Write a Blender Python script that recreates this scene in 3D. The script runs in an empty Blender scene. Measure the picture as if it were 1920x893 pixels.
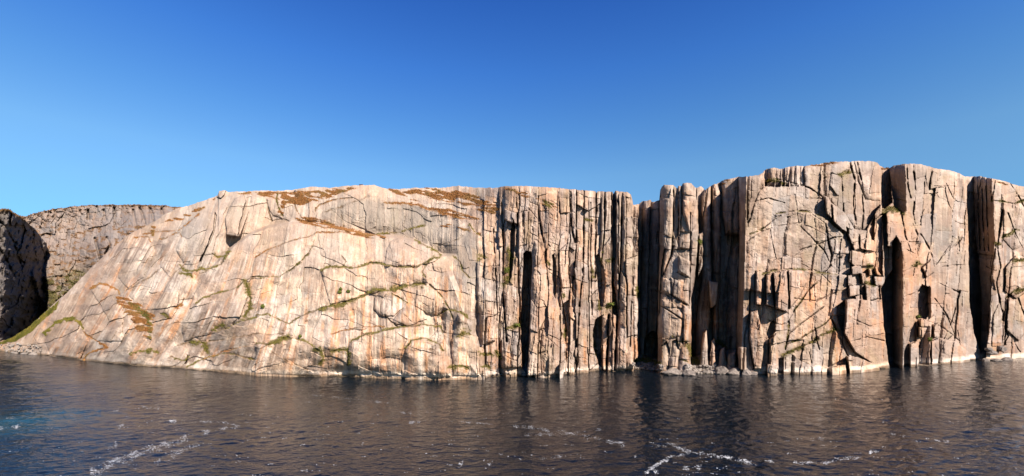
import bpy, math, random
import numpy as np
from mathutils import Vector

random.seed(7)
rng = np.random.default_rng(7)
scene = bpy.context.scene
COL = scene.collection

# ------------------------------------------------------------------ camera
F_PX, HOR, CAM_H = 805.0, 580.0, 30.0          # focal length and horizon row of the survey picture, eye height (m)
cam_d = bpy.data.cameras.new('camera')
cam = bpy.data.objects.new('camera', cam_d)
COL.objects.link(cam)
cam.location = (0, 0, CAM_H)
cam.rotation_euler = (math.radians(90), 0, 0)
cam_d.sensor_width = 36.0
cam_d.lens = 36.0 * F_PX / 1920.0
cam_d.shift_y = (HOR - 446.5) / 1920.0
cam_d.clip_start = 1.0
cam_d.clip_end = 20000.0
scene.camera = cam

# ------------------------------------------------------------------ light
SUN_AZ, SUN_EL = math.radians(37), math.radians(34)     # azimuth right of straight behind the camera
sun_dir = Vector((math.sin(SUN_AZ) * math.cos(SUN_EL), -math.cos(SUN_AZ) * math.cos(SUN_EL), math.sin(SUN_EL)))
sl = bpy.data.lights.new('sun', 'SUN')
sl.energy = 5.0
sl.angle = math.radians(0.5)
sl.color = (1.0, 0.875, 0.77)
sun = bpy.data.objects.new('sun', sl)
sun.rotation_euler = sun_dir.to_track_quat('Z', 'Y').to_euler()
sun.location = (100, -100, 200)
COL.objects.link(sun)

world = bpy.data.worlds.new('World')
scene.world = world
world.use_nodes = True
wn = world.node_tree
wn.nodes.clear()
sky = wn.nodes.new('ShaderNodeTexSky')
sky.sky_type = 'NISHITA'
sky.sun_disc = False
sky.sun_elevation = SUN_EL
sky.sun_rotation = math.atan2(sun_dir.x, sun_dir.y)
sky.altitude = 0
sky.air_density = 1.0
sky.dust_density = 0.0
sky.ozone_density = 3.0
# clear dry air: the blue deepens with height over the horizon, the same all round
tc = wn.nodes.new('ShaderNodeTexCoord')
sep = wn.nodes.new('ShaderNodeSeparateXYZ')
wn.links.new(tc.outputs['Generated'], sep.inputs[0])
cr = wn.nodes.new('ShaderNodeValToRGB')
el = cr.color_ramp.elements
el[0].position, el[0].color = 0.0, (.30, .50, .58, 1)
el[1].position, el[1].color = 1.0, (.10, .30, .70, 1)
for p_, c_ in [(.15, (.34, .55, .66)), (.22, (.44, .64, .73)), (.29, (.48, .70, .79)), (.38, (.36, .64, .86)), (.48, (.25, .55, .94)), (.60, (.155, .41, .88))]:
    e_ = el.new(p_); e_.color = (*c_, 1)
wn.links.new(sep.outputs['Z'], cr.inputs['Fac'])
hs = wn.nodes.new('ShaderNodeMix'); hs.data_type = 'RGBA'; hs.blend_type = 'MULTIPLY'
hs.inputs['Factor'].default_value = 1.0
bg = wn.nodes.new('ShaderNodeBackground')
bg.inputs['Strength'].default_value = 0.070
wo = wn.nodes.new('ShaderNodeOutputWorld')
wn.links.new(sky.outputs[0], hs.inputs['A']); wn.links.new(cr.outputs[0], hs.inputs['B'])
wn.links.new(hs.outputs['Result'], bg.inputs['Color'])
wn.links.new(bg.outputs[0], wo.inputs['Surface'])

scene.view_settings.view_transform = 'Standard'
scene.view_settings.look = 'None'
scene.view_settings.gamma = 1.0
scene.view_settings.use_curve_mapping = False
scene.view_settings.exposure = 1.55
scene.cycles.diffuse_bounces = 2

# ------------------------------------------------------------------ helpers
def tag(o, label=None, cat=None, group=None, kind=None):
    if label: o['label'] = label
    if cat: o['category'] = cat
    if group: o['group'] = group
    if kind: o['kind'] = kind
    return o

def wpt(px, py, Y):
    """survey direction + distance -> point in the world"""
    return np.stack([(px - 960.0) / F_PX * Y, Y, CAM_H - (py - HOR) / F_PX * Y], -1)

def shore_Y(py):
    return F_PX * CAM_H / (py - HOR)

def sstep(a, b, x):
    t = np.clip((x - a) / (b - a), 0, 1)
    return t * t * (3 - 2 * t)

_tab = rng.random((64, 512))
def vnoise(x, y, seed):
    tab = np.random.default_rng(1000 + seed).random((256, 256)).astype(np.float32)
    xi = np.floor(x).astype(np.int64); yi = np.floor(y).astype(np.int64)
    fx = (x - xi); fy = (y - yi)
    fx = fx * fx * (3 - 2 * fx); fy = fy * fy * (3 - 2 * fy)
    x0 = xi & 255; x1 = (xi + 1) & 255; y0 = yi & 255; y1 = (yi + 1) & 255
    a = tab[y0, x0] * (1 - fx) + tab[y0, x1] * fx
    b = tab[y1, x0] * (1 - fx) + tab[y1, x1] * fx
    return a * (1 - fy) + b * fy

def fbm(x, y, seed, octaves=4, gain=0.5):
    out = 0; amp = 1; tot = 0
    for o in range(octaves):
        out = out + amp * vnoise(x * 2 ** o + 17.3 * o, y * 2 ** o + 5.1 * o, seed + o * 31)
        tot += amp; amp *= gain
    return out / tot * 2 - 1          # about -1..1

def cells(x, y, seed, jit=0.85):
    """jittered cell pattern: id, distance to the joint, offset from own centre"""
    r = np.random.default_rng(5000 + seed)
    jx = r.random((256, 256)).astype(np.float32); jy = r.random((256, 256)).astype(np.float32)
    xi = np.floor(x).astype(np.int64); yi = np.floor(y).astype(np.int64)
    d1 = np.full(x.shape, 1e9); d2 = np.full(x.shape, 1e9)
    c1x = np.zeros(x.shape); c1y = np.zeros(x.shape); c2x = np.zeros(x.shape); c2y = np.zeros(x.shape)
    i1 = np.zeros(x.shape, np.int64)
    for oy in (-1, 0, 1):
        for ox in (-1, 0, 1):
            gx = xi + ox; gy = yi + oy
            cx = gx + 0.5 + (jx[gy & 255, gx & 255] - 0.5) * jit
            cy = gy + 0.5 + (jy[gy & 255, gx & 255] - 0.5) * jit
            d = (x - cx) ** 2 + (y - cy) ** 2
            m1 = d < d1
            m2 = (~m1) & (d < d2)
            d2 = np.where(m1, d1, np.where(m2, d, d2))
            c2x = np.where(m1, c1x, np.where(m2, cx, c2x)); c2y = np.where(m1, c1y, np.where(m2, cy, c2y))
            d1 = np.where(m1, d, d1)
            c1x = np.where(m1, cx, c1x); c1y = np.where(m1, cy, c1y)
            i1 = np.where(m1, (gy + 500) * 4096 + (gx + 500), i1)
    edge = (d2 - d1) / (2 * np.sqrt((c2x - c1x) ** 2 + (c2y - c1y) ** 2) + 1e-6)
    return i1, edge, x - c1x, y - c1y

def rnd(i, k):
    """stable random number in 0..1 for an integer id"""
    h = (i.astype(np.uint64) * np.uint64(2654435761) + np.uint64(k * 97531 + 12345)) & np.uint64(0xFFFFFFFF)
    h ^= (h >> np.uint64(15)); h = (h * np.uint64(2246822519)) & np.uint64(0xFFFFFFFF)
    h ^= (h >> np.uint64(13)); h = (h * np.uint64(3266489917)) & np.uint64(0xFFFFFFFF)
    h ^= (h >> np.uint64(16))
    return h.astype(np.float64) / 4294967296.0

def strip1(x, seed):
    """irregular parallel joints: index and distance to the nearer joint, in joint spacings"""
    r = np.random.default_rng(6000 + seed); off = (r.random(512) - .5) * .7
    k = np.floor(x).astype(np.int64)
    lo = k + off[k & 511]; hi = k + 1 + off[(k + 1) & 511]
    k = np.where(x < lo, k - 1, np.where(x >= hi, k + 1, k))
    lo = k + off[k & 511]; hi = k + 1 + off[(k + 1) & 511]
    return k, x - lo, hi - x, (x - lo) / (hi - lo) - .5

def blocks(u, v, wu, wv, seed, shift=1.0):
    """rock split by one set of joints, each strip split again by cross joints of its own"""
    ku, a, b, lu = strip1(u / wu, seed)
    kk = ku + 700
    v2 = v / wv * (0.7 + .6 * rnd(kk, seed + 3)) + rnd(kk, seed + 5) * 37 * shift + (rnd(kk, seed + 7) - .5) * .5 * lu
    kv, c, d, lv = strip1(v2, seed + 1)
    ident = (kk * 8192 + kv + 3000)
    eu = np.minimum(a, b) * wu; ev = np.minimum(c, d) * wv
    return ident, eu, ev, lu, lv

def line_dist(px, py, pts):
    """distance to a polyline, and height above it (positive above, inside its span)"""
    best = np.full(px.shape, 1e9); above = np.zeros(px.shape)
    for (ax, ay), (bx, by) in zip(pts[:-1], pts[1:]):
        dx, dy = bx - ax, by - ay
        t = np.clip(((px - ax) * dx + (py - ay) * dy) / (dx * dx + dy * dy + 1e-9), 0, 1)
        qx = ax + t * dx; qy = ay + t * dy
        d = np.hypot(px - qx, py - qy)
        m = d < best
        best = np.where(m, d, best)
        above = np.where(m, qy - py, above)
    return best, above

def poly_sd(px, py, poly):
    """signed distance to a polygon, positive inside"""
    inside = np.zeros(px.shape, bool); best = np.full(px.shape, 1e9)
    n = len(poly)
    for i in range(n):
        ax, ay = poly[i]; bx, by = poly[(i + 1) % n]
        dx, dy = bx - ax, by - ay
        t = np.clip(((px - ax) * dx + (py - ay) * dy) / (dx * dx + dy * dy + 1e-9), 0, 1)
        best = np.minimum(best, np.hypot(px - ax - t * dx, py - ay - t * dy))
        if ay != by:
            c = ((ay > py) != (by > py)) & (px < (bx - ax) * (py - ay) / (by - ay) + ax)
            inside ^= c
    return np.where(inside, best, -best)

def mixc(c, rgb, w):
    w = np.clip(w, 0, 1)[..., None]
    return c * (1 - w) + np.array(rgb) * w

# ------------------------------------------------------------------ materials
def new_mat(name):
    m = bpy.data.materials.new(name); m.use_nodes = True
    nt = m.node_tree
    return m, nt, nt.nodes['Principled BSDF']

def tex_noise(nt, vec, scale, detail=4, rough=0.6):
    n = nt.nodes.new('ShaderNodeTexNoise')
    n.inputs['Scale'].default_value = scale; n.inputs['Detail'].default_value = detail
    n.inputs['Roughness'].default_value = rough
    if vec is not None: nt.links.new(vec, n.inputs['Vector'])
    return n

def ramp(nt, fac, stops):
    r = nt.nodes.new('ShaderNodeValToRGB')
    el = r.color_ramp.elements
    el[0].position, el[0].color = stops[0][0], (*stops[0][1], 1)
    el[1].position, el[1].color = stops[-1][0], (*stops[-1][1], 1)
    for p, c in stops[1:-1]:
        e = el.new(p); e.color = (*c, 1)
    nt.links.new(fac, r.inputs['Fac'])
    return r

def mul(nt, a, b, f=1.0):
    m = nt.nodes.new('ShaderNodeMix'); m.data_type = 'RGBA'; m.blend_type = 'MULTIPLY'
    m.inputs['Factor'].default_value = f
    nt.links.new(a, m.inputs['A']); nt.links.new(b, m.inputs['B'])
    return m.outputs['Result']

def rock_material():
    m, nt, b = new_mat('granite')
    at = nt.nodes.new('ShaderNodeAttribute'); at.attribute_name = 'Col'
    geo = nt.nodes.new('ShaderNodeNewGeometry')
    n1 = tex_noise(nt, geo.outputs['Position'], 0.9, 6, 0.7)
    r1 = ramp(nt, n1.outputs['Fac'], [(0.25, (0.72, 0.70, 0.69)), (0.5, (1, 1, 1)), (0.75, (1.15, 1.12, 1.08))])
    mp = nt.nodes.new('ShaderNodeMapping'); mp.inputs['Scale'].default_value = (1.1, 1.1, 0.07)
    nt.links.new(geo.outputs['Position'], mp.inputs['Vector'])
    n2 = tex_noise(nt, mp.outputs[0], 1.0, 5, 0.65)
    r2 = ramp(nt, n2.outputs['Fac'], [(0.3, (0.78, 0.74, 0.70)), (0.52, (1, 1, 1)), (0.8, (1.06, 1.06, 1.06))])
    c = mul(nt, mul(nt, at.outputs['Color'], r1.outputs[0], 0.55), r2.outputs[0], 0.6)
    nt.links.new(c, b.inputs['Base Color'])
    b.inputs['Roughness'].default_value = 0.85
    b.inputs['Specular IOR Level'].default_value = 0.25
    n3 = tex_noise(nt, geo.outputs['Position'], 1.6, 8, 0.7)
    bp = nt.nodes.new('ShaderNodeBump'); bp.inputs['Strength'].default_value = 0.6; bp.inputs['Distance'].default_value = 0.5
    nt.links.new(n3.outputs['Fac'], bp.inputs['Height'])
    nt.links.new(bp.outputs[0], b.inputs['Normal'])
    return m

def simple_mat(name, stops, scale, rough=0.9, bump=0.0):
    m, nt, b = new_mat(name)
    geo = nt.nodes.new('ShaderNodeNewGeometry')
    n = tex_noise(nt, geo.outputs['Position'], scale, 5, 0.65)
    r = ramp(nt, n.outputs['Fac'], stops)
    nt.links.new(r.outputs[0], b.inputs['Base Color'])
    b.inputs['Roughness'].default_value = rough
    b.inputs['Specular IOR Level'].default_value = 0.2
    if bump:
        bp = nt.nodes.new('ShaderNodeBump'); bp.inputs['Strength'].default_value = bump; bp.inputs['Distance'].default_value = 0.2
        nt.links.new(n.outputs['Fac'], bp.inputs['Height']); nt.links.new(bp.outputs[0], b.inputs['Normal'])
    return m

M_ROCK = rock_material()
M_STONE = simple_mat('beach_stone', [(0.3, (0.08, 0.068, 0.058)), (0.5, (0.15, 0.13, 0.112)), (0.7, (0.24, 0.215, 0.19))], 0.35, 0.9, 0.5)
M_BOULDER = simple_mat('boulder', [(0.3, (0.06, 0.052, 0.045)), (0.5, (0.115, 0.098, 0.085)), (0.7, (0.18, 0.155, 0.135))], 0.9, 0.9, 0.9)
M_DARKROCK = simple_mat('dark_boulder', [(0.3, (0.05, 0.045, 0.05)), (0.7, (0.12, 0.11, 0.12))], 0.8, 0.9, 0.5)
M_MOOR = simple_mat('moor_grass', [(0.3, (0.13, 0.07, 0.028)), (0.45, (0.25, 0.11, 0.034)), (0.6, (0.22, 0.125, 0.045)), (0.72, (0.15, 0.115, 0.035))], 0.13)
M_GREEN = simple_mat('green_grass', [(0.3, (0.050, 0.054, 0.009)), (0.5, (0.115, 0.108, 0.018)), (0.72, (0.194, 0.137, 0.025))], 0.16)
M_HILLGRASS = simple_mat('hill_grass', [(0.3, (0.09, 0.055, 0.028)), (0.7, (0.17, 0.095, 0.04))], 0.13)
M_VALLEY = simple_mat('valley_grass', [(0.3, (0.045, 0.05, 0.012)), (0.7, (0.11, 0.09, 0.028))], 0.13)
M_LEAF = simple_mat('shrub_leaf', [(0.3, (0.043, 0.061, 0.011)), (0.7, (0.115, 0.122, 0.022))], 1.5)
M_STEM = simple_mat('shrub_stem', [(0.3, (0.07, 0.05, 0.035)), (0.7, (0.14, 0.1, 0.07))], 3)
M_FOAM = simple_mat('foam', [(0.3, (0.434, 0.459, 0.484)), (0.7, (0.533, 0.546, 0.558))], 2.0, 0.6)
M_WALL = simple_mat('hut_wall', [(0.3, (0.07, 0.03, 0.02)), (0.7, (0.14, 0.06, 0.04))], 4)
M_ROOF = simple_mat('hut_roof', [(0.3, (0.03, 0.03, 0.05)), (0.7, (0.05, 0.05, 0.08))], 4)

# ------------------------------------------------------------------ mesh building
def mesh_from(name, verts, faces, mat, cols=None, parent=None, smooth=False, centre=True, origin=None):
    """verts (n,3), faces (m,k) arrays -> one object with its origin at its own foot"""
    verts = np.asarray(verts, np.float64); faces = np.asarray(faces, np.int32)
    if origin is None:
        origin = np.array([verts[:, 0].mean(), verts[:, 1].mean(), verts[:, 2].min()]) if centre else np.zeros(3)
    me = bpy.data.meshes.new(name)
    k = faces.shape[1]; m = len(faces)
    me.vertices.add(len(verts)); me.vertices.foreach_set('co', (verts - origin).astype(np.float32).ravel())
    me.loops.add(m * k); me.loops.foreach_set('vertex_index', faces.ravel())
    me.polygons.add(m); me.polygons.foreach_set('loop_start', np.arange(0, m * k, k, dtype=np.int32))
    me.update(calc_edges=True)
    me.polygons.foreach_set('use_smooth', np.full(m, smooth))
    if cols is not None:
        a = me.color_attributes.new('Col', 'FLOAT_COLOR', 'POINT')
        rgba = np.ones((len(verts), 4), np.float32); rgba[:, :3] = cols
        a.data.foreach_set('color', rgba.ravel())
    me.materials.append(mat)
    o = bpy.data.objects.new(name, me); COL.objects.link(o)
    o['_o'] = 0; del o['_o']
    if parent is not None:
        o.parent = parent
        po = np.array(parent.location)
        o.location = origin - po
    else:
        o.location = origin
    return o

class Relief:
    """a rock face surveyed along sight lines: one column of samples per direction, from its crest to its foot,
    carried on behind the crest as upland and below the foot under water"""
    def __init__(s, x0, x1, crest, foot, rows, step=1.0):
        s.cx = np.arange(x0, x1 + 0.5, step)
        s.sky = np.interp(s.cx, *zip(*crest)); s.foot = np.interp(s.cx, *zip(*foot))
        s.sky = s.sky + fbm(s.cx / 7, s.cx * 0 + .5, 51, 3) * 1.4 + (vnoise(s.cx / 3.3, s.cx * 0 + 3.3, 52) - .5) * .9
        s.t = np.linspace(0, 1, rows)
        s.PX, s.T = np.meshgrid(s.cx, s.t)
        s.PY = s.sky[None, :] + (s.foot - s.sky)[None, :] * s.T
        s.D = np.zeros(s.PX.shape)
        s.pid = np.zeros(s.PX.shape, np.int64)
        s.names = {}
        s.soil = np.zeros(s.PX.shape); s.veg = np.zeros(s.PX.shape); s.moor = np.zeros(s.PX.shape)
        s.warpx = fbm(s.PX / 13, s.PY / 13, 71, 3) * 1.6
        s.warpy = fbm(s.PX / 13, s.PY / 13, 72, 3) * 1.6
        s.jx = fbm(s.PX / 34, s.PY / 34, 76, 2) * 4 + (vnoise(s.PX / 3, s.PY / 3, 78) - .5) * 2.2; s.jy = fbm(s.PX / 34, s.PY / 34, 77, 2) * 4 + (vnoise(s.PX / 3, s.PY / 3, 79) - .5) * 2.2
    def cols(s, a, b):
        i0 = max(0, int(np.searchsorted(s.cx, a))); i1 = min(len(s.cx), int(np.searchsorted(s.cx, b)) + 1)
        return slice(i0, max(i0, i1))
    def window(s, pts, pad):
        xs = [p[0] for p in pts]
        return (slice(None), s.cols(min(xs) - pad, max(xs) + pad))
    def poly(s, pts, off, tx=0.0, ty=0.0, bevel=2.0, bev=1.0, name=None, add=False, c=None, warp=1.0, label=None, flank=None):
        w = s.window(pts, 6)
        px = s.PX[w] + s.warpx[w] * warp; py = s.PY[w] + s.warpy[w] * warp
        sd = poly_sd(px, py, pts)
        cx = c[0] if c else sum(p[0] for p in pts) / len(pts); cy = c[1] if c else sum(p[1] for p in pts) / len(pts)
        val = off + tx * (s.PX[w] - cx) + ty * (s.PY[w] - cy) + bev * np.exp(-np.maximum(sd, 0) / bevel)
        if flank:
            xl = np.full(px.shape, 1e9)
            for (ax, ay), (bx, by) in zip(pts, pts[1:] + pts[:1]):
                if ay != by:
                    m = (ay > py) != (by > py)
                    xl = np.where(m, np.minimum(xl, ax + (py - ay) * (bx - ax) / (by - ay)), xl)
            val = val + flank[0] * np.clip(1 - (px - xl) / flank[1], 0, 1)
        b = sstep(-0.6, 0.6, sd)
        s.D[w] = s.D[w] * (1 - b) + ((s.D[w] if add else 0) + val) * b
        if name is not None:
            k = 10 ** 13 + len(s.names)
            s.names[k] = (name, label)
            p = s.pid[w]; p[sd > 0] = k; s.pid[w] = p
        elif name is None and not add:
            p = s.pid[w]; p[sd > 0] = 0; s.pid[w] = p
    def crack(s, pts, depth=1.5, width=1.2, step=0.0, fall=30.0, veg=0.0, moor=0.0):
        w = s.window(pts, 60 if step else 12)
        steep = abs(pts[-1][1] - pts[0][1]) > 1.3 * abs(pts[-1][0] - pts[0][0])
        jf = .25 if steep else (.9 if pts[0][0] < 930 else .35)
        px = s.PX[w] + (s.warpx[w] + s.jx[w]) * jf; py = s.PY[w] + (s.warpy[w] + s.jy[w]) * jf
        d, above = line_dist(px, py, pts)
        nw = fbm(px / 11, py / 11, 95, 2)
        g = 0.3 + 1.1 * sstep(-.35, .35, nw)
        width = width * (.75 + .9 * sstep(-.2, .6, fbm(px / 24, py / 24, 97, 2)))
        s.D[w] += depth * 1.1 * g * np.exp(-(d / (width * .85)) ** 2)
        s.soil[w] = np.maximum(s.soil[w], g.clip(0, 1) * np.exp(-(d / 1.5) ** 2))
        if step:
            inx = sstep(pts[0][0] - 6, pts[0][0] + 4, px) * (1 - sstep(pts[-1][0] - 4, pts[-1][0] + 6, px))
            s.D[w] += step * inx * sstep(-0.5, 1.5, above) * np.exp(-np.maximum(above, 0) / fall)
            s.D[w] -= step * .8 * inx * sstep(0.5, -1.0, above) * np.exp(-np.maximum(-above, 0) / 13)
        if veg or moor:
            nz = fbm(px / 7, py / 4, 91, 3)
            lump = sstep(-.45, .25, fbm(px / 19, py / 12, 96, 3)) if max(veg, moor) < 2.7 else 1.0
            f = np.exp(-((d + .4 * above.clip(0, 1)) / (max(veg, moor) * lump * (0.8 + 1.3 * nz) * 1.5 + .1).clip(0.12)) ** 2)
            if veg: s.veg[w] = np.maximum(s.veg[w], f)
            else: s.moor[w] = np.maximum(s.moor[w], f)
    def patch(s, pts, which='moor', soft=3.0, cut=0.0):
        w = s.window(pts, 8)
        px = s.PX[w] + s.warpx[w] * 2; py = s.PY[w] + s.warpy[w] * 1.5
        sd = poly_sd(px, py, pts)
        nz = fbm(px / 22 + py / 20, py / 3.2 - px * .06, 93, 4)
        v = sstep(-1.0, soft, sd) * sstep(-0.02 + cut, 0.16 + cut, nz + 0.035 * sd.clip(0, 6))
        a = getattr(s, which)
        a[w] = np.maximum(a[w], v)
    def finish(s, Y, colour, mat, parents, back=((2, .0), (6, .0), (16, .0), (45, .0), (120, .0)), under=True):
        """parents: list of (name, upper x limit, label)"""
        s.Y = Y
        P = wpt(s.PX, s.PY, Y)
        s.P = P
        rows, colsn = s.PX.shape
        top = P[0]; los = (top[:, 2] - CAM_H) / top[:, 1]
        ext = []
        for dist, _ in reversed(back):
            sl = np.minimum(los - 0.13, 0.10)
            q = top.copy(); k = (top[:, 1] + dist) / top[:, 1]
            q[:, 0] *= k; q[:, 1] *= k; q[:, 2] = top[:, 2] + sl * dist + (fbm(s.cx / 9, np.full(s.cx.shape, dist * 3.1), 55, 3) - 0.6) * 0.04 * dist
            ext.append(q)
        nb = len(ext)
        V = np.concatenate([np.stack(ext), P], 0)
        C = np.concatenate([np.repeat(colour[:1], nb, 0), colour], 0)
        I = np.concatenate([np.zeros((nb, colsn), np.int64), s.pid], 0)
        if under:
            q = P[-1].copy(); q[:, 2] = -4.0; q[:, 1] += 0.0
            V = np.concatenate([V, q[None]], 0); C = np.concatenate([C, colour[-1:] * 0.5], 0)
            I = np.concatenate([I, s.pid[-1:]], 0)
        R = V.shape[0]
        idx = np.arange(R * colsn).reshape(R, colsn)
        quads = np.stack([idx[:-1, :-1], idx[1:, :-1], idx[1:, 1:], idx[:-1, 1:]], -1).reshape(-1, 4)
        fid = I[:-1, :-1].copy(); fid[:nb] = 0
        fid = fid.ravel()
        fx = np.broadcast_to(s.cx[None, :-1], (R - 1, colsn - 1)).ravel()
        Vf = V.reshape(-1, 3); Cf = C.reshape(-1, 3)
        lim = np.array([p[1] for p in parents])
        owner_face = np.searchsorted(lim, fx)
        order = np.argsort(fid, kind='stable'); sid = fid[order]
        starts = np.flatnonzero(np.r_[True, sid[1:] != sid[:-1]]); ends = np.r_[starts[1:], len(sid)]
        groups = []
        for a, b in zip(starts, ends):
            if sid[a] == 0: continue
            f = order[a:b]
            nm, lb = s.names.get(sid[a], s.names.get(sid[a] // 10 ** 12 * 10 ** 12, ('rock_slab', None)))
            if len(f) < 60:
                fid[f] = 0; continue
            groups.append((f, nm, lb, int(np.median(owner_face[f]))))
        objs = []
        for i, (nm, _, lb) in enumerate(parents):
            f = np.flatnonzero((fid == 0) & (owner_face == i))
            u, inv = np.unique(quads[f], return_inverse=True)
            o = mesh_from(nm, Vf[u], inv.reshape(-1, 4), mat, Cf[u])
            tag(o, lb, kind='structure')
            objs.append(o)
        for f, nm, lb, ow in groups:
            u, inv = np.unique(quads[f], return_inverse=True)
            o = mesh_from(nm, Vf[u], inv.reshape(-1, 4), mat, Cf[u], parent=objs[ow])
            if lb: o['label'] = lb
        return objs

# ================================================================== main cliff
crest = [(-80, 655), (-20, 648), (0, 640), (20, 636), (50, 617), (80, 590), (105, 566), (130, 545), (150, 524), (172, 502), (200, 474), (240, 441), (265, 428), (290, 415),
         (310, 402), (330, 392), (352, 386), (380, 377), (408, 367), (411, 358), (424, 357), (428, 360), (480, 358), (520, 358), (545, 357), (560, 354),
         (590, 350), (620, 353), (640, 349), (660, 348), (700, 347), (720, 353), (745, 355), (780, 352), (830, 352), (860, 349), (893, 352), (935, 352),
         (945, 349), (990, 349), (1040, 352), (1070, 355), (1090, 357), (1117, 359), (1118, 362), (1120, 359), (1148, 360), (1150, 364), (1154, 358), (1175, 360), (1183, 365), (1186, 376), (1187, 384),
         (1197, 384), (1204, 378), (1220, 375), (1222, 379), (1236, 376), (1238, 356), (1241, 350), (1246, 346), (1262, 347), (1265, 350), (1270, 353), (1272, 349), (1278, 350), (1280, 345),
         (1285, 343), (1296, 344), (1304, 352), (1310, 351), (1315, 350), (1322, 356), (1330, 350), (1343, 345), (1352, 340), (1363, 336), (1381, 333),
         (1386, 332), (1399, 331), (1419, 329), (1430, 325), (1433, 320), (1437, 317), (1452, 315), (1465, 317), (1480, 313), (1495, 311), (1510, 312), (1530, 309), (1550, 305),
         (1560, 304), (1590, 303), (1610, 302), (1630, 302), (1645, 305), (1650, 312), (1660, 315), (1668, 315), (1675, 311), (1690, 308), (1710, 307),
         (1725, 308), (1740, 312), (1752, 316), (1760, 316), (1790, 322), (1810, 331), (1830, 331), (1837, 330), (1855, 334), (1870, 337), (1885, 340),
         (1900, 346), (1920, 350), (2000, 366)]
foot = [(-80, 656), (0, 659), (40, 661), (80, 664), (100, 669), (150, 676), (240, 685), (340, 692), (480, 701), (600, 706), (720, 708), (860, 709.5), (930, 706), (960, 703),
        (985, 705), (1050, 702.5), (1090, 699), (1115, 694), (1130, 696), (1150, 697), (1185, 692), (1200, 693), (1240, 696), (1260, 698), (1300, 701), (1380, 701),
        (1440, 702), (1500, 700.5), (1570, 698), (1650, 692), (1680, 687), (1700, 686), (1745, 686), (1800, 677), (1850, 673), (1920, 667), (2000, 660)]
R = Relief(-80, 2000, crest, foot, 360)
PX, PY, T = R.PX, R.PY, R.T
w_left = 1 - sstep(860, 930, PX + fbm(PX / 40, PY / 60, 3, 2) * 30)
w_col = sstep(880, 925, PX) * (1 - sstep(1192, 1200, PX))
w_gul = sstep(1190, 1200, PX) * (1 - sstep(1395, 1405, PX))
w_right = sstep(1390, 1405, PX)
lean_x = np.interp(R.cx, [-80, 100, 480, 850, 900, 960, 1100, 1300, 1500, 1600, 2000], [.5, .8, .95, .9, .65, .34, .14, .08, .13, .12, .14])

# streak coordinate: rain runs straight down the wall, over the left shoulder it runs down to the left
skew = 0.55 * (1 - sstep(150, 760, PX))
S = PX + skew * (PY - 420)

# --- the jointing of the rock --------------------------------------------------
wx = fbm(PX / 45, PY / 45, 11, 3); wy = fbm(PX / 45, PY / 45, 12, 3)
gate1 = sstep(-.25, .35, fbm(PX / 26, PY / 26, 14, 3)); gate2 = sstep(-.1, .4, fbm(PX / 17, PY / 17, 15, 3))
# left dome: sheets of slab split by faint joints
idA, eu, ev, ax, ay = blocks(S + wx * 12, PY + 0.20 * PX * sstep(900, 500, PX) + wy * 14, 48, 40, 21)
left_depth = (rnd(idA, 1) - 0.5) * 0.9 + (rnd(idA, 2) - 0.5) * 2.4 * ax + (rnd(idA, 3) - 0.8) * .8 * ay
left_depth += 0.22 * gate1 * np.exp(-(ev / 1.0) ** 2) + 0.4 * gate2 * np.exp(-(eu / 0.9) ** 2)
idA2, eu, ev, bx, by = blocks(S + wx * 6, PY + wy * 20 + .2 * PX, 13, 34, 22)
left_depth += ((rnd(idA2, 1) - 0.5) * 0.55 + (rnd(idA2, 2) - 0.5) * 1.1 * bx + (rnd(idA2, 3) - 0.6) * 0.6 * by + 0.45 * gate2 * np.exp(-(np.minimum(eu, ev) / 0.8) ** 2)) * (.4 + .6 * gate1)
left_depth += (rnd(blocks(S + wx * 3, PY + wy * 9, 4.5, 26, 29)[0], 1) - .5) * .35
left_depth += fbm(S / 70, PY / 50, 13, 3) * 5.0
# columns
clean = .25 + .4 * (1 - sstep(1060, 1100, PX))
idB, eu, ev, cx_, cy_ = blocks(PX + wx * 4, PY + wy * 10, 19, 170, 23)
col_depth = (rnd(idB, 1) - 0.5) * 4.6 + (rnd(idB, 2) - 0.42) * 7.0 * cx_ + (rnd(idB, 3) - .5) * 2.0 * cy_ + 1.3 * gate1 * np.exp(-(eu / 0.9) ** 2) + 0.8 * np.exp(-(ev / 1.0) ** 2)
idB2, eu, ev, c2x, c2y = blocks(PX + wx * 4 + .06 * PY, PY + wy * 12, 6.5, 40, 24)
col_depth += ((rnd(idB2, 1) - 0.5) * 1.7 + (rnd(idB2, 2) - 0.45) * 2.6 * c2x + (rnd(idB2, 3) - .5) * 1.0 * c2y + 0.7 * gate2 * np.exp(-(np.minimum(eu, ev) / 0.8) ** 2)) * clean
idB4, eu, ev, c4x, c4y = blocks(PX + wx * 4, PY + wy * 6 - .25 * PX, 19, 40, 23)
col_depth += (rnd(idB4, 1) - .5) * 1.3 + (rnd(idB4, 3) - .6) * 1.4 * c4y + .7 * gate1 * np.exp(-(ev / .8) ** 2)
idB3, eu, ev, c3x, c3y = blocks(PX + wy * 6 + 0.15 * PY, PY + wx * 10 - .3 * PX, 5, 11, 25)
col_depth += ((rnd(idB3, 1) - 0.5) * 0.8 + (rnd(idB3, 2) - 0.5) * 0.9 * c3y) * (.35 + gate2 * .65) * (.4 + .6 * clean)
col_depth += np.where(rnd(idB, 9) > .4, (1.5 + 3.5 * rnd(idB, 10)) * np.clip(1 - (cx_ + .5) * 19 / (1.6 + 1.8 * rnd(idB, 11)), 0, 1), 0)
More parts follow.
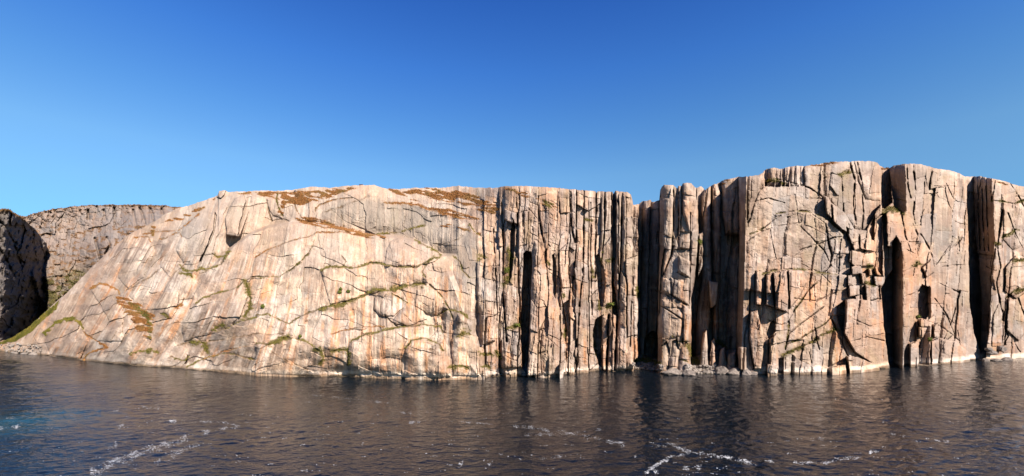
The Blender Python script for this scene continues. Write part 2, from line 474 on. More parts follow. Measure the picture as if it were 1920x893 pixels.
# right wall: blocks
idC, eu, ev, dx_, dy_ = blocks(PX + 0.10 * (PY - 500) + wx * 5, PY - 0.20 * PX + wy * 9, 30, 60, 26)
right_depth = (rnd(idC, 1) - 0.5) * 2.2 + (rnd(idC, 2) - 0.5) * 2.8 * dx_ + (rnd(idC, 3) - 0.6) * 2.6 * dy_ + 0.7 * gate1 * np.exp(-(eu / 0.9) ** 2) + 1.1 * gate2 * np.exp(-(ev / 0.9) ** 2)
idC2, eu, ev, d2x, d2y = blocks(PX + 0.06 * (PY - 500) + wx * 4, PY + 0.22 * PX + wy * 6, 14, 30, 27)
right_depth += ((rnd(idC2, 1) - 0.5) * 0.9 + (rnd(idC2, 2) - 0.5) * 1.4 * d2x + (rnd(idC2, 3) - 0.5) * 1.0 * d2y + 0.4 * gate2 * np.exp(-(np.minimum(eu, ev) / .8) ** 2)) * (.25 + .75 * gate1)
idC3, eu, ev, d3x, d3y = blocks(PX + wx * 4, PY - 0.2 * PX + wy * 5, 5, 10, 28)
right_depth += ((rnd(idC3, 1) - 0.5) * 0.4 + (rnd(idC3, 2) - 0.5) * 0.5 * d3x) * (.3 + .7 * gate2)
idD, eu, ev, e_x, e_y = blocks(PX + .10 * (PY - 500) + wx * 6, PY - .25 * PX + wy * 10, 72, 120, 36)
right_depth += (rnd(idD, 1) - .5) * 5.0 + (rnd(idD, 2) - .5) * 5 * e_x + np.where(rnd(idD, 9) > .55, (3 + 4 * rnd(idD, 10)) * np.clip(1 - (e_x + .5) * 72 / (5 + 5 * rnd(idD, 11)), 0, 1), 0)
right_depth += np.where(rnd(idC, 9) > .72, (1.5 + 3.5 * rnd(idC, 10)) * np.clip(1 - (dx_ + .5) * 30 / (2.5 + 4.0 * rnd(idC, 11)), 0, 1), 0)
right_depth += np.where(rnd(idC2, 9) > .75, (.8 + 1.6 * rnd(idC2, 10)) * np.clip(1 - (d2x + .5) * 13 / (1.2 + 1.6 * rnd(idC2, 11)), 0, 1), 0)
def calm(cx, cy, rx, ry): return np.exp(-(((PX - cx) / rx) ** 4 + ((PY - cy) / ry) ** 4))
right_depth *= .62 * (1 - .2 * sstep(.2, .5, gate1))
right_depth *= 1 - .55 * np.maximum.reduce([calm(1478, 425, 75, 85), calm(1625, 355, 38, 50), calm(1765, 470, 42, 90), calm(1520, 590, 40, 50), calm(1625, 620, 34, 50)])
joints = left_depth * w_left + col_depth * w_col + right_depth * np.maximum(w_right, w_gul * 0.8)
joints *= sstep(-4, 30, PY - R.sky[None, :]) * 0.75 + 0.25

# which piece a sample belongs to
R.pid = np.where(w_left > 0.5, 1 * 10 ** 12 + idA, np.where(w_col > 0.5, 2 * 10 ** 12 + idB, np.where(w_right > 0.5, 3 * 10 ** 12 + idC, 0)))
R.names.update({10 ** 12: ('rock_slab', None), 2 * 10 ** 12: ('rock_column', None), 3 * 10 ** 12: ('rock_block', None)})

# --- left dome: the lower bulge stands in front of the upper wall ---------------
bulge = [(395, 505), (420, 480), (440, 460), (470, 440), (505, 426), (550, 419), (600, 422), (650, 432), (690, 443), (745, 446), (780, 454), (805, 465), (828, 480)]
by_ = np.interp(PX, *zip(*bulge))
on = sstep(380, 440, PX) * (1 - sstep(826, 860, PX))
R.D += on * 15.0 * sstep(-1, 5, by_ - PY) * np.exp(-np.maximum(by_ - PY, 0) / 48)
side = [(828, 480), (842, 500), (850, 520), (862, 550), (872, 575), (885, 600), (895, 635), (905, 670), (915, 700)]
sx = np.interp(PY, [p[1] for p in side], [p[0] for p in side])
R.D -= sstep(470, 500, PY) * 7.0 * sstep(-3, 8, sx - PX) * np.exp(-np.maximum(sx - PX, 0) / 120)
# upper slabs at the left
R.poly([(345, 495), (330, 470), (345, 420), (375, 400), (404, 398), (400, 430), (388, 462), (376, 492), (360, 497)], -2.5, bevel=5, bev=2.0, name='rock_slab', label='smooth grey overhanging slab')
R.poly([(428, 392), (440, 372), (458, 366), (460, 380), (452, 410), (446, 445), (425, 440), (422, 410)], -2.2, bevel=5, bev=2.0, name='rock_slab')
R.poly([(410, 358), (424, 357), (421, 366), (414, 372), (407, 370)], -3, bevel=2, name='rock_block', label='square block on the skyline')
R.poly([(462, 372), (471, 368), (466, 400), (452, 440), (446, 446), (452, 410)], 4.0, bevel=2)
R.poly([(404, 398), (407, 403), (400, 440), (384, 475), (377, 493), (374, 491), (386, 465), (399, 432)], 3.0, bevel=2)
# upper grey wall below the moor
R.poly([(600, 400), (612, 385), (640, 372), (690, 365), (760, 378), (820, 402), (880, 414), (880, 424), (835, 419), (790, 425), (740, 437), (700, 440), (650, 424), (625, 412)], 0.6, bevel=3, bev=-.6, add=True, name='rock_slab', label='steep grey wall below the orange moor')

LEFT = [  # cracks and ledges: points, depth, width, step, veg, moor
    ([(480, 480), (500, 471), (522, 462), (538, 454), (565, 444), (593, 437), (625, 436), (655, 438)], 1.6, 1.2, 1.2, 0, 0.8),
    ([(527, 518), (546, 509), (567, 491), (579, 479), (585, 461)], 1.8, 1.2, 0.8, 1.0, 0),
    ([(601, 507), (617, 501), (647, 501), (659, 503), (682, 497), (700, 494), (720, 496), (740, 500), (778, 501), (805, 489), (823, 484)], 1.8, 1.3, 2.2, 1.6, 0),
    ([(480, 592), (500, 588), (540, 608), (561, 596), (577, 587), (601, 578)], 1.6, 1.2, 1.0, 1.0, 0),
    ([(601, 578), (625, 573), (641, 572), (661, 563), (682, 557), (702, 543), (720, 545), (746, 539), (760, 535), (797, 534)], 1.8, 1.4, 2.6, 2.6, 0),
    ([(480, 647), (500, 647), (520, 638), (545, 633), (567, 637), (585, 646), (601, 653), (609, 671)], 1.8, 1.3, 2.0, 1.8, 0),
    ([(512, 662), (540, 676), (571, 691), (589, 698)], 1.5, 1.0, 0.6, 0, 0),
    ([(619, 625), (645, 619), (674, 615), (720, 612)], 1.4, 1.0, 0.8, 0, 0.6),
    ([(657, 640), (678, 629), (702, 623), (720, 619), (742, 615), (764, 613), (791, 609), (825, 610), (831, 625)], 1.9, 1.3, 2.4, 1.8, 0),
    ([(391, 641), (421, 637), (480, 629), (530, 628)], 1.6, 1.0, 1.0, 0, 0),
    ([(381, 675), (401, 668), (432, 657), (480, 649)], 1.6, 1.0, 1.2, 0, 0.6),
    ([(351, 687), (371, 678), (391, 671), (417, 665), (438, 664), (462, 671), (480, 675)], 1.7, 1.2, 1.5, 0.8, 0),
    ([(331, 649), (361, 645), (385, 640)], 1.4, 1.0, 0.8, 0, 0),
    ([(403, 621), (432, 611), (452, 603), (480, 596)], 1.6, 1.1, 1.5, 0.9, 0),
    ([(367, 570), (385, 558), (401, 551), (427, 544), (442, 539), (458, 528), (480, 522), (527, 518)], 1.8, 1.3, 2.0, 1.3, 0),
    ([(734, 548), (750, 558), (764, 569)], 2.4, 1.6, 0, 1.0, 0),
    ([(720, 590), (735, 605), (745, 614)], 2.4, 1.5, 0, 0, 0),
    ([(760, 651), (770, 640), (801, 636), (827, 645), (831, 657)], 1.7, 1.3, 1.8, 2.0, 0),
    ([(819, 590), (839, 583), (861, 588), (887, 601)], 1.7, 1.3, 1.5, 1.8, 0),
    ([(805, 534), (825, 552), (841, 578), (849, 599)], 1.7, 1.2, 0, 0.8, 0),
    ([(726, 653), (787, 655), (815, 655)], 1.4, 0.9, 0.8, 0, 0),
    ([(821, 463), (849, 455), (867, 445)], 1.4, 1.0, 0, 0, 0),
    ([(720, 381), (760, 381), (787, 383), (811, 395), (841, 404), (881, 410)], 1.5, 1.2, 1.5, 0, 2.2),
    ([(700, 440), (740, 436), (770, 430), (800, 423)], 1.5, 1.1, 1.0, 1.2, 0),
    ([(460, 528), (466, 545), (470, 560), (466, 580), (455, 598)], 1.2, 2.0, 0, 3.2, 0),
    ([(338, 500), (345, 505), (360, 508), (378, 505), (398, 503), (415, 495), (432, 470)], 1.5, 1.4, 1.5, 2.2, 0),
    ([(335, 512), (358, 512), (362, 520)], 1.0, 1.4, 0, 2.0, 0),
    ([(400, 475), (412, 482), (425, 478), (430, 465)], 1.2, 1.4, 0, 2.0, 0),
    ([(300, 450), (310, 448), (330, 438), (338, 436), (342, 445)], 1.4, 1.0, 0.8, 0, 0.9),
    ([(252, 446), (280, 445), (285, 455)], 1.2, 1.0, 0.8, 0, 0.8),
    ([(270, 440), (300, 437), (335, 432), (372, 400)], 1.3, 1.0, 0.6, 0, 0.9),
    ([(240, 545), (262, 530), (285, 515), (300, 505)], 1.2, 1.0, 0.8, 0, 0),
    ([(170, 540), (185, 533), (200, 533), (212, 540), (225, 548)], 1.5, 1.4, 1.4, 0, 1.8),
    ([(85, 625), (105, 605), (120, 598), (135, 598), (150, 605), (155, 615)], 1.5, 1.4, 1.4, 1.8, 0),
    ([(155, 622), (165, 632), (180, 640), (200, 650)], 1.2, 1.3, 0, 0, 1.8),
    ([(158, 676), (165, 665), (185, 655), (200, 650)], 1.4, 1.1, 0, 0, 1.2),
    ([(242, 665), (262, 658), (285, 655), (295, 662)], 1.4, 1.2, 1.2, 2.2, 0),
    ([(320, 668), (330, 672), (345, 675), (355, 667)], 1.2, 1.2, 0.8, 1.5, 0),
    ([(362, 645), (375, 643), (387, 650), (387, 660)], 1.2, 2.0, 0, 3.8, 0),
    ([(300, 590), (312, 591), (316, 596)], 1.0, 1.2, 0, 1.6, 0),
    ([(330, 578), (340, 572), (346, 560)], 1.0, 1.2, 0, 0, 2.6),
    ([(404, 615), (412, 610), (418, 606)], 1.0, 1.4, 0, 2.6, 0),
    ([(592, 655), (602, 660), (607, 672), (600, 682)], 1.0, 1.6, 0, 3.0, 0),
    ([(622, 660), (632, 656), (650, 657), (655, 670), (652, 685)], 1.0, 1.6, 0, 2.8, 0),
    ([(502, 649), (512, 645), (522, 640), (530, 634), (540, 631)], 1.0, 1.6, 0, 3.0, 0),
    ([(640, 572), (650, 566), (662, 563)], 0.5, 1.6, 0, 3.0, 0),
    ([(683, 497), (695, 494), (715, 494)], 0.5, 1.6, 0, 2.2, 0),
    ([(862, 630), (870, 622), (880, 628)], 1.0, 1.6, 0, 3.6, 0),
    ([(848, 690), (862, 686), (874, 690)], 0.8, 1.6, 0, 3.2, 0),
    ([(900, 666), (910, 665), (922, 666)], 0.8, 1.6, 0, 3.0, 0),
    ([(902, 690), (910, 688), (918, 690)], 0.8, 1.6, 0, 3.0, 0),
    ([(778, 452), (800, 462), (818, 474), (826, 480)], 0.8, 1.6, 0, 2.2, 0),
    ([(880, 420), (888, 436), (900, 443)], 1.5, 1.3, 1.0, 1.5, 0),
    ([(895, 485), (903, 483), (912, 485)], 0.5, 1.4, 0, 2.4, 0),
    ([(340, 688), (349, 680), (352, 668)], 3.5, 2.0, 0, 0, 0),
    ([(548, 372), (556, 395), (566, 410)], 1.4, 1.0, 0, 0, 0.8),
    ([(520, 365), (518, 375), (524, 395), (530, 405)], 2.0, 1.5, 0, 1.6, 0),
    ([(500, 375), (505, 400), (510, 415)], 1.6, 1.1, 0, 0, 0),
    ([(590, 398), (598, 385), (620, 378), (660, 372)], 1.2, 1.0, 0, 0, 0.7),
    ([(604, 398), (640, 388), (690, 370)], 1.2, 1.0, 0.6, 0, 0),
    ([(642, 500), (648, 490), (640, 480)], 1.0, 0.9, 0, 0, 0),
    ([(640, 400), (645, 430)], 0.6, 1.4, 0, 0, 0),
    ([(805, 489), (797, 500), (792, 510), (798, 520)], 1.4, 1.1, 0, 0.7, 0),
    ([(850, 480), (862, 490), (868, 508), (880, 520)], 1.0, 1.4, 0, 1.6, 0),
]
SHEETS = [  # overlapping rounded sheets of the dome: outline, how far they stand out, how round
    ([(721, 498), (724, 470), (732, 453), (750, 446), (780, 453), (805, 464), (826, 480), (815, 490), (778, 501), (740, 500)], 3.2, 9),
    ([(700, 580), (703, 560), (712, 549), (735, 547), (750, 556), (757, 575), (740, 592), (715, 594)], 2.6, 7),
    ([(650, 700), (655, 645), (678, 630), (720, 619), (764, 613), (791, 609), (825, 610), (834, 640), (845, 706)], 2.6, 10),
    ([(345, 640), (340, 610), (367, 570), (401, 551), (442, 539), (460, 545), (458, 600), (400, 625)], 1.7, 9),
    ([(286, 604), (292, 570), (305, 545), (318, 537), (334, 545), (338, 570), (322, 598)], 3.0, 7),
    ([(478, 704), (480, 650), (520, 638), (545, 633), (567, 637), (601, 653), (610, 671), (604, 708)], 2.0, 8),
    ([(758, 712), (760, 651), (770, 640), (801, 636), (827, 645), (836, 712)], 2.0, 6),
    ([(84, 640), (100, 610), (120, 598), (137, 598), (152, 606), (165, 640), (150, 676), (95, 666)], 2.6, 9),
    ([(205, 600), (172, 545), (185, 533), (205, 533), (222, 548), (232, 590), (228, 640), (180, 640)], 2.4, 9),
    ([(805, 535), (825, 552), (843, 580), (820, 590), (800, 588), (780, 575), (782, 545)], 2.6, 8),
    ([(860, 590), (887, 602), (897, 640), (900, 704), (850, 704), (846, 640)], 3.0, 8),
    ([(620, 572), (601, 507), (647, 501), (700, 494), (720, 496), (722, 543), (690, 552)], 2.2, 10),
    ([(470, 520), (480, 482), (520, 464), (545, 452), (593, 437), (585, 462), (567, 491), (527, 518)], 2.4, 9),
    ([(600, 478), (597, 438), (655, 438), (712, 452), (718, 492), (650, 500)], 1.8, 9),
    ([(222, 520), (240, 470), (262, 447), (285, 447), (290, 470), (270, 520), (240, 540)], 2.2, 9),
    ([(300, 500), (305, 455), (330, 440), (350, 450), (345, 495), (320, 520)], 2.0, 9),
    ([(512, 405), (498, 375), (516, 366), (524, 396), (530, 410)], 1.8, 4),
    ([(645, 622), (655, 600), (672, 596), (690, 604), (690, 616)], 2.0, 5),
    ([(735, 605), (760, 570), (790, 575), (800, 600), (764, 612)], 2.0, 7)]
for pts, o, r_ in SHEETS:
    R.poly(pts, -o * 1.2, bevel=r_, bev=o * .85, add=True, warp=1.6)
for pts, d, wd, st, vg, mo in LEFT:
    R.crack(pts, d * .5, wd * .95, st * .95, fall=45, veg=vg * 1.2, moor=mo)

# --- columns and the spire -------------------------------------------------------
R.poly([(893, 492), (904, 485), (919, 492), (925, 560), (928, 640), (905, 645), (895, 560)], -5.0, bevel=4, bev=2.5, add=True, name='rock_column', label='short pillar with a grassy top')
R.poly([(942, 545), (955, 540), (962, 600), (957, 690), (937, 690), (939, 600)], -4.0, bevel=4, bev=2.5, add=True, name='rock_column')
R.poly([(961, 616), (979, 612), (979, 690), (957, 688)], -4.5, bevel=3, bev=1.5, add=True, name='rock_column', label='square pillar with a bright green top')
R.poly([(982, 476), (988, 470), (995, 472), (998, 485), (995, 560), (992, 640), (988, 703), (979, 690), (977, 600), (980, 520)], 16.0, bevel=2, bev=-2)
R.poly([(1000, 448), (1010, 452), (1024, 495), (1038, 540), (1053, 590), (1058, 650), (1057, 703), (988, 705), (992, 600), (996, 500)], -7.0, ty=-0.03, bevel=7, bev=4, add=True, name='rock_spire', label='tall tapering rock spire')
for p, o in [([(955, 500), (957, 440), (962, 410), (966, 425), (962, 500), (958, 520), (954, 530)], 7),
             ([(1036, 478), (1040, 475), (1043, 520), (1041, 560), (1036, 550)], 6),
             ([(1117, 600), (1131, 590), (1131, 692), (1123, 684), (1113, 650), (1112, 620)], 11),
             ([(1149, 362), (1155, 358), (1155, 470), (1151, 530), (1159, 585), (1150, 592), (1146, 520), (1148, 440)], 9),
             ([(1116, 480), (1122, 475), (1132, 500), (1136, 530), (1130, 575), (1124, 575)], 5)]:
    R.poly(p, o, bevel=2, bev=-1)
R.poly([(1129, 592), (1141, 590), (1140, 640), (1137, 696), (1127, 692), (1128, 640)], -2.5, bevel=2.5, name='rock_column')
R.poly([(1143, 593), (1150, 588), (1157, 593), (1155, 650), (1152, 697), (1138, 697), (1141, 640)], -6.0, bevel=4, bev=3, name='rock_column', label='round-topped pillar standing in the water')
R.poly([(1155, 358), (1166, 359), (1164, 480), (1161, 560), (1158, 592), (1156, 560), (1157, 470)], -4.0, bevel=3, bev=2, name='rock_column')
R.poly([(1167, 362), (1175, 359), (1183, 364), (1186, 380), (1186, 480), (1186, 600), (1191, 692), (1154, 692), (1159, 600), (1165, 500)], -5.5, bevel=5, bev=3, name='rock_column', label='pink column at the edge of the dark cleft')
R.poly([(1187, 384), (1198, 384), (1197, 480), (1196, 560), (1195, 694), (1188, 694), (1187, 600)], -1.0, bevel=3, bev=1.5, name='rock_column')
for pts, d, wd in [([(1118, 360), (1117, 440), (1115, 520)], 5, 1.6), ([(1095, 358), (1094, 440), (1092, 520), (1086, 580), (1082, 650)], 5, 1.6), ([(1081, 357), (1080, 430), (1078, 500)], 4, 1.4),
                   ([(1075, 520), (1073, 575)], 4, 1.6), ([(1082, 640), (1080, 700)], 4, 1.6), ([(1134, 360), (1133, 430), (1128, 500)], 4, 1.5), ([(1141, 592), (1140, 640), (1137, 697)], 6, 1.5),
                   ([(1157, 592), (1155, 650), (1152, 697)], 6, 1.4), ([(1166, 362), (1164, 480), (1160, 560)], 5, 1.4), ([(1186, 520), (1183, 600), (1181, 650)], 4, 1.3), ([(1070, 360), (1072, 430), (1078, 460)], 4, 1.4),
                   ([(968, 372), (970, 420), (968, 480)], 4, 1.5), ([(981, 400), (982, 470)], 3, 1.4), ([(940, 380), (944, 470), (942, 540), (950, 640)], 4, 1.5), ([(1009, 395), (1015, 430), (1024, 480)], 3.5, 1.5), ([(925, 430), (930, 520), (932, 600)], 3, 1.4), ([(1013, 640), (1015, 700)], 3, 1.2), ([(1100, 560), (1102, 690)], 2.5, 1.2), ([(1108, 380), (1107, 480), (1110, 590)], 3, 1.3), ([(1050, 540), (1060, 600), (1062, 690)], 3.5, 1.4)]:
    R.crack(pts, d, wd)
for pts, v in [([(955, 470), (958, 490), (955, 515), (948, 530)], 3.4), ([(952, 615), (965, 612), (975, 607)], 3.4), ([(1098, 410), (1110, 414)], 2.0), ([(1130, 470), (1128, 490)], 1.4), ([(1140, 488), (1148, 487)], 2.2), ([(1137, 578), (1150, 572)], 2.0),
               ([(1194, 540), (1197, 556)], 2.2), ([(1055, 550), (1058, 556)], 2.2), ([(1058, 618), (1060, 630)], 2.4), ([(1122, 565), (1124, 580)], 2.0), ([(1110, 500), (1112, 520)], 1.5), ([(1025, 490), (1030, 496)], 1.5), ([(930, 660), (940, 675)], 2.2), ([(1022, 380), (1035, 390)], 1.5), ([(1062, 505), (1068, 505)], 1.5), ([(1115, 640), (1118, 665)], 1.6)]:
    R.crack(pts, 0.4, 1.5, veg=v * 1.35)

# --- gully with the free-standing tower --------------------------------------------
R.poly([(1197, 370), (1239, 370), (1238, 400), (1236, 520), (1233, 697), (1196, 697), (1196, 560)], 34, bevel=3, bev=0)
R.poly([(1206, 372), (1219, 372), (1217, 500), (1213, 620), (1206, 690), (1199, 690), (1203, 480)], 28, tx=-0.12, bevel=2, bev=2, name='rock_column', label='shaded column inside the cleft')
R.poly([(1221, 372), (1237, 372), (1235, 520), (1232, 690), (1213, 690), (1215, 540), (1218, 450)], 30, tx=-0.1, bevel=2, bev=2, name='rock_column', label='shaded column inside the cleft')
R.poly([(1209, 640), (1214, 627), (1224, 621), (1233, 625), (1234, 676), (1206, 676)], 48, bevel=2, bev=0)
R.poly([(1188, 676), (1200, 668), (1236, 672), (1238, 700), (1188, 700)], 10, ty=-0.9, c=(1212, 686), bevel=2, bev=0, name='shingle_bank')
R.poly([(1307, 330), (1393, 330), (1392, 360), (1388, 450), (1384, 600), (1381, 703), (1292, 703), (1296, 560), (1303, 520), (1309, 440)], 38, bevel=3, bev=0)
R.poly([(1316, 372), (1324, 345), (1333, 345), (1332, 450), (1335, 560), (1325, 660), (1312, 700), (1300, 700), (1305, 600), (1316, 520)], 27, tx=-0.1, bevel=3, bev=3, name='rock_column', label='shaded column with a sunlit head')
R.poly([(1334, 340), (1344, 340), (1350, 360), (1351, 450), (1349, 560), (1345, 650), (1336, 640), (1337, 540)], 29, tx=-0.1, bevel=3, bev=3, name='rock_column', label='shaded column with a sunlit head')
R.poly([(1354, 330), (1387, 328), (1389, 400), (1388, 440), (1360, 440), (1354, 400)], 29, tx=-0.1, bevel=3, bev=3, name='rock_block', label='shaded block above the small arch')
R.poly([(1372, 466), (1386, 460), (1384, 660), (1360, 660), (1364, 540)], 34, tx=-0.1, bevel=3, bev=2, name='rock_slab', label='dark slab under the small arch')
R.poly([(1310, 440), (1318, 436), (1317, 500), (1309, 520)], 4, bevel=2, bev=1, name='rock_column')
R.poly([(1328, 525), (1347, 530), (1344, 572), (1333, 578)], 14, tx=-0.1, bevel=2, bev=1, name='rock_block')
R.poly([(1292, 672), (1330, 660), (1381, 656), (1381, 705), (1288, 705)], 11, ty=-0.48, c=(1335, 682), bevel=2, bev=0)
for p, o in [([(1312, 690), (1318, 625), (1325, 618), (1328, 690)], 7), ([(1330, 690), (1333, 640), (1340, 632), (1343, 690)], 8), ([(1345, 698), (1350, 655), (1360, 650), (1364, 698)], 6), ([(1362, 700), (1364, 664), (1380, 660), (1380, 700)], 5)]:
    R.poly(p, o, ty=-0.1, bevel=3, bev=2, name='rock_block', label='lit block at the foot of the dark recess')
R.poly([(1238, 335), (1305, 335), (1308, 400), (1310, 440), (1303, 520), (1296, 560), (1296, 640), (1294, 700), (1233, 700), (1233, 600), (1236, 500), (1237, 420)], -3.5, tx=-0.01, bevel=5, bev=6, warp=.6, name='rock_tower', label='free-standing rock tower between two dark clefts')
for p, o, b_ in [([(1241, 340), (1262, 340), (1262, 420), (1260, 470), (1245, 515), (1240, 500)], -1.5, 2), ([(1266, 340), (1271, 345), (1271, 440), (1268, 450), (1264, 440)], 1.0, .5), ([(1280, 340), (1303, 345), (1306, 420), (1294, 440), (1280, 400)], -2.2, 2), ([(1272, 372), (1294, 378), (1294, 470), (1273, 465)], -1.2, 1.0),
                 ([(1273, 480), (1294, 490), (1293, 520), (1272, 508)], -1.8, .6), ([(1297, 450), (1309, 445), (1306, 500), (1296, 495)], -1.2, .6), ([(1258, 520), (1292, 538), (1292, 572), (1262, 556)], -1.6, .6), ([(1240, 520), (1258, 526), (1257, 552), (1240, 545)], -1.2, .6),
                 ([(1237, 560), (1262, 568), (1280, 590), (1276, 630), (1240, 640)], -1.5, 1.0), ([(1280, 570), (1295, 575), (1295, 640), (1282, 640)], -1.8, 1.0)]:
    R.poly(p, o, bevel=2, bev=b_, add=True, name='rock_block', warp=.6)
for p, o in [([(1233, 700), (1238, 650), (1250, 640), (1256, 655), (1252, 700)], -4), ([(1252, 700), (1260, 640), (1270, 636), (1276, 660), (1270, 700)], -4.5), ([(1270, 700), (1276, 650), (1288, 640), (1296, 660), (1292, 700)], -5)]:
    R.poly(p, o, ty=-0.08, bevel=3, bev=2.0, name='rock_block', label='broken block at the foot of the tower')
for pts, d, wd in [([(1263, 345), (1263, 400), (1262, 440), (1258, 475)], 3, 1.3), ([(1272, 350), (1272, 420), (1271, 460)], 3, 1.1), ([(1279, 345), (1278, 380), (1279, 405)], 3, 1.3), ([(1263, 462), (1256, 485), (1243, 518)], 2.5, 1.4), ([(1294, 400), (1293, 520), (1292, 570), (1290, 600)], 2, 1.1),
                   ([(1270, 510), (1282, 518), (1293, 521)], 1.6, 1.3), ([(1258, 553), (1275, 565), (1290, 573)], 2.2, 1.6), ([(1236, 548), (1250, 553), (1258, 560)], 1.6, 1.3), ([(1240, 575), (1265, 590), (1280, 600)], 1.6, 1.2), ([(1282, 600), (1280, 630), (1281, 645)], 2.5, 1.5)]:
    R.crack(pts, d, wd)
for pts, v in [([(1192, 678), (1205, 674), (1222, 676), (1235, 680)], 4.0), ([(1290, 648), (1300, 665), (1310, 680)], 5.0), ([(1262, 630), (1272, 640), (1285, 640)], 2.0), ([(1311, 452), (1313, 458)], 2.4), ([(1345, 640), (1360, 650)], 4), ([(1275, 675), (1290, 680)], 2)]:
    R.crack(pts, 0.3, 1.5, veg=v)

# --- right hand wall ------------------------------------------------------------------
R.poly([(1432, 300), (1543, 300), (1545, 369), (1520, 353), (1490, 344), (1460, 337), (1440, 339), (1430, 335)], 9, bevel=2, bev=0, add=True)
for a, b_, o in [(1433, 1440, 11), (1440, 1452, 7), (1454, 1464, 10), (1466, 1472, 12), (1473, 1480, 9), (1481, 1489, 7), (1489, 1497, 6), (1500, 1508, 8), (1508, 1543, 5.5)]:
    R.poly([(a, 300), (b_, 300), (b_ + 1, 374), (a + 1, 374)] if a > 1500 else [(a, 300), (b_, 300), (b_, 350), (a, 350)], o, tx=-0.25 if a < 1500 else 0, bevel=2, bev=1.2, name='rock_column', label='small column along the top of the cliff')
R.poly([(1543, 290), (1648, 290), (1654, 315), (1655, 345), (1654, 380), (1640, 402), (1625, 433), (1602, 431), (1580, 406), (1555, 381), (1545, 366)], 6.5, bevel=4, bev=3, name='rock_slab', label='smooth grey upper wall')
R.poly([(1598, 290), (1645, 290), (1653, 315), (1653, 378), (1622, 375), (1608, 340)], 4.5, tx=0.02, bevel=6, bev=4, name='rock_slab', label='rounded pale head of the upper wall')
for pts, d, wd in [([(1576, 332), (1580, 360), (1581, 402)], 4, 1.8), ([(1594, 305), (1602, 340), (1600, 385), (1604, 420)], 3.5, 1.6), ([(1607, 305), (1616, 345), (1618, 400), (1616, 430)], 2.5, 1.3), ([(1545, 335), (1560, 325), (1575, 330), (1590, 318), (1600, 308)], 2.0, 1.8)]:
    R.crack(pts, d * .75, wd * .9)
R.poly([(1386, 325), (1400, 325), (1399, 420), (1396, 520), (1390, 640), (1384, 703), (1378, 703), (1384, 560), (1387, 420)], 5, tx=-1.5, c=(1392, 500), bevel=2, bev=0, name='rock_slab', label='shaded narrow flank of the buttress')
R.poly([(1399, 325), (1430, 322), (1440, 338), (1424, 356), (1414, 380), (1408, 405), (1402, 418), (1399, 400)], -3.5, bevel=5, bev=3.5, add=True, name='rock_column', label='rounded pale shoulder of the buttress')
arch = [(1402, 418), (1408, 403), (1414, 380), (1423, 357), (1438, 344), (1458, 337), (1488, 343), (1518, 352), (1547, 372)]
R.crack(arch, 3.0, 1.6)
for pts, d, wd, st, vg in [([(1405, 440), (1425, 432), (1445, 417), (1463, 405)], 1.8, 1.3, 1.0, .6), ([(1455, 402), (1490, 396), (1520, 398), (1545, 408), (1560, 420), (1580, 438)], 2.4, 1.5, 2.0, .5), ([(1402, 452), (1425, 436), (1445, 428), (1500, 418)], 1.4, 1.0, .8, 0),
                           ([(1490, 365), (1494, 395), (1497, 420)], 1.6, 1.2, 0, 0), ([(1443, 430), (1448, 455), (1455, 485)], 1.4, 1.0, 0, 0), ([(1500, 425), (1520, 445), (1545, 470), (1560, 500)], 1.6, 1.2, 0, 0), ([(1548, 420), (1553, 455), (1560, 478), (1556, 500)], 2.8, 1.8, 0, 0), ([(1450, 488), (1480, 480), (1520, 475), (1560, 465)], .9, .9, .6, 0),
                           ([(1580, 480), (1565, 490), (1548, 508), (1540, 515)], 2.2, 1.8, 0, 0), ([(1430, 513), (1450, 508), (1470, 506), (1505, 506), (1530, 511), (1560, 514), (1590, 516)], 2.0, 1.5, 2.0, 1.1), ([(1478, 602), (1488, 582), (1500, 568), (1515, 545), (1535, 528)], 2.2, 1.6, 0, .7), ([(1480, 600), (1477, 630), (1472, 655)], 2.4, 1.6, 0, .8),
                           ([(1468, 666), (1490, 655), (1515, 645), (1530, 637)], 2.0, 1.6, 2.0, 2.2), ([(1535, 630), (1552, 624), (1568, 618)], 1.6, 1.4, 1.4, 2.2), ([(1475, 645), (1500, 635), (1520, 622), (1545, 608), (1560, 595)], 1.5, 1.1, .8, .7), ([(1528, 615), (1531, 640), (1536, 655)], 2.4, 1.6, 0, 0), ([(1517, 660), (1521, 680)], 1.8, 1.3, 0, 0), ([(1505, 655), (1500, 675)], 2.2, 1.5, 0, 0),
                           ([(1548, 690), (1570, 680), (1590, 675)], 2.0, 1.6, 1.0, 0), ([(1590, 630), (1605, 650), (1620, 668), (1645, 684)], 1.8, 1.2, 0, 0), ([(1470, 345), (1452, 340), (1440, 338)], .5, 1.5, 0, 2.4), ([(1655, 400), (1668, 391), (1680, 393), (1692, 398)], .5, 2.0, 0, 2.8), ([(1575, 328), (1590, 322)], .5, 1.6, 0, 2.2), ([(1628, 497), (1632, 500)], .3, 1.6, 0, 3.0), ([(1625, 530), (1640, 535)], .3, 1.4, 0, 1.8), ([(1718, 500), (1725, 494)], .4, 1.4, 0, 2.6)]:
    R.crack(pts, d * .75, wd * .9, st, veg=vg * 1.6)
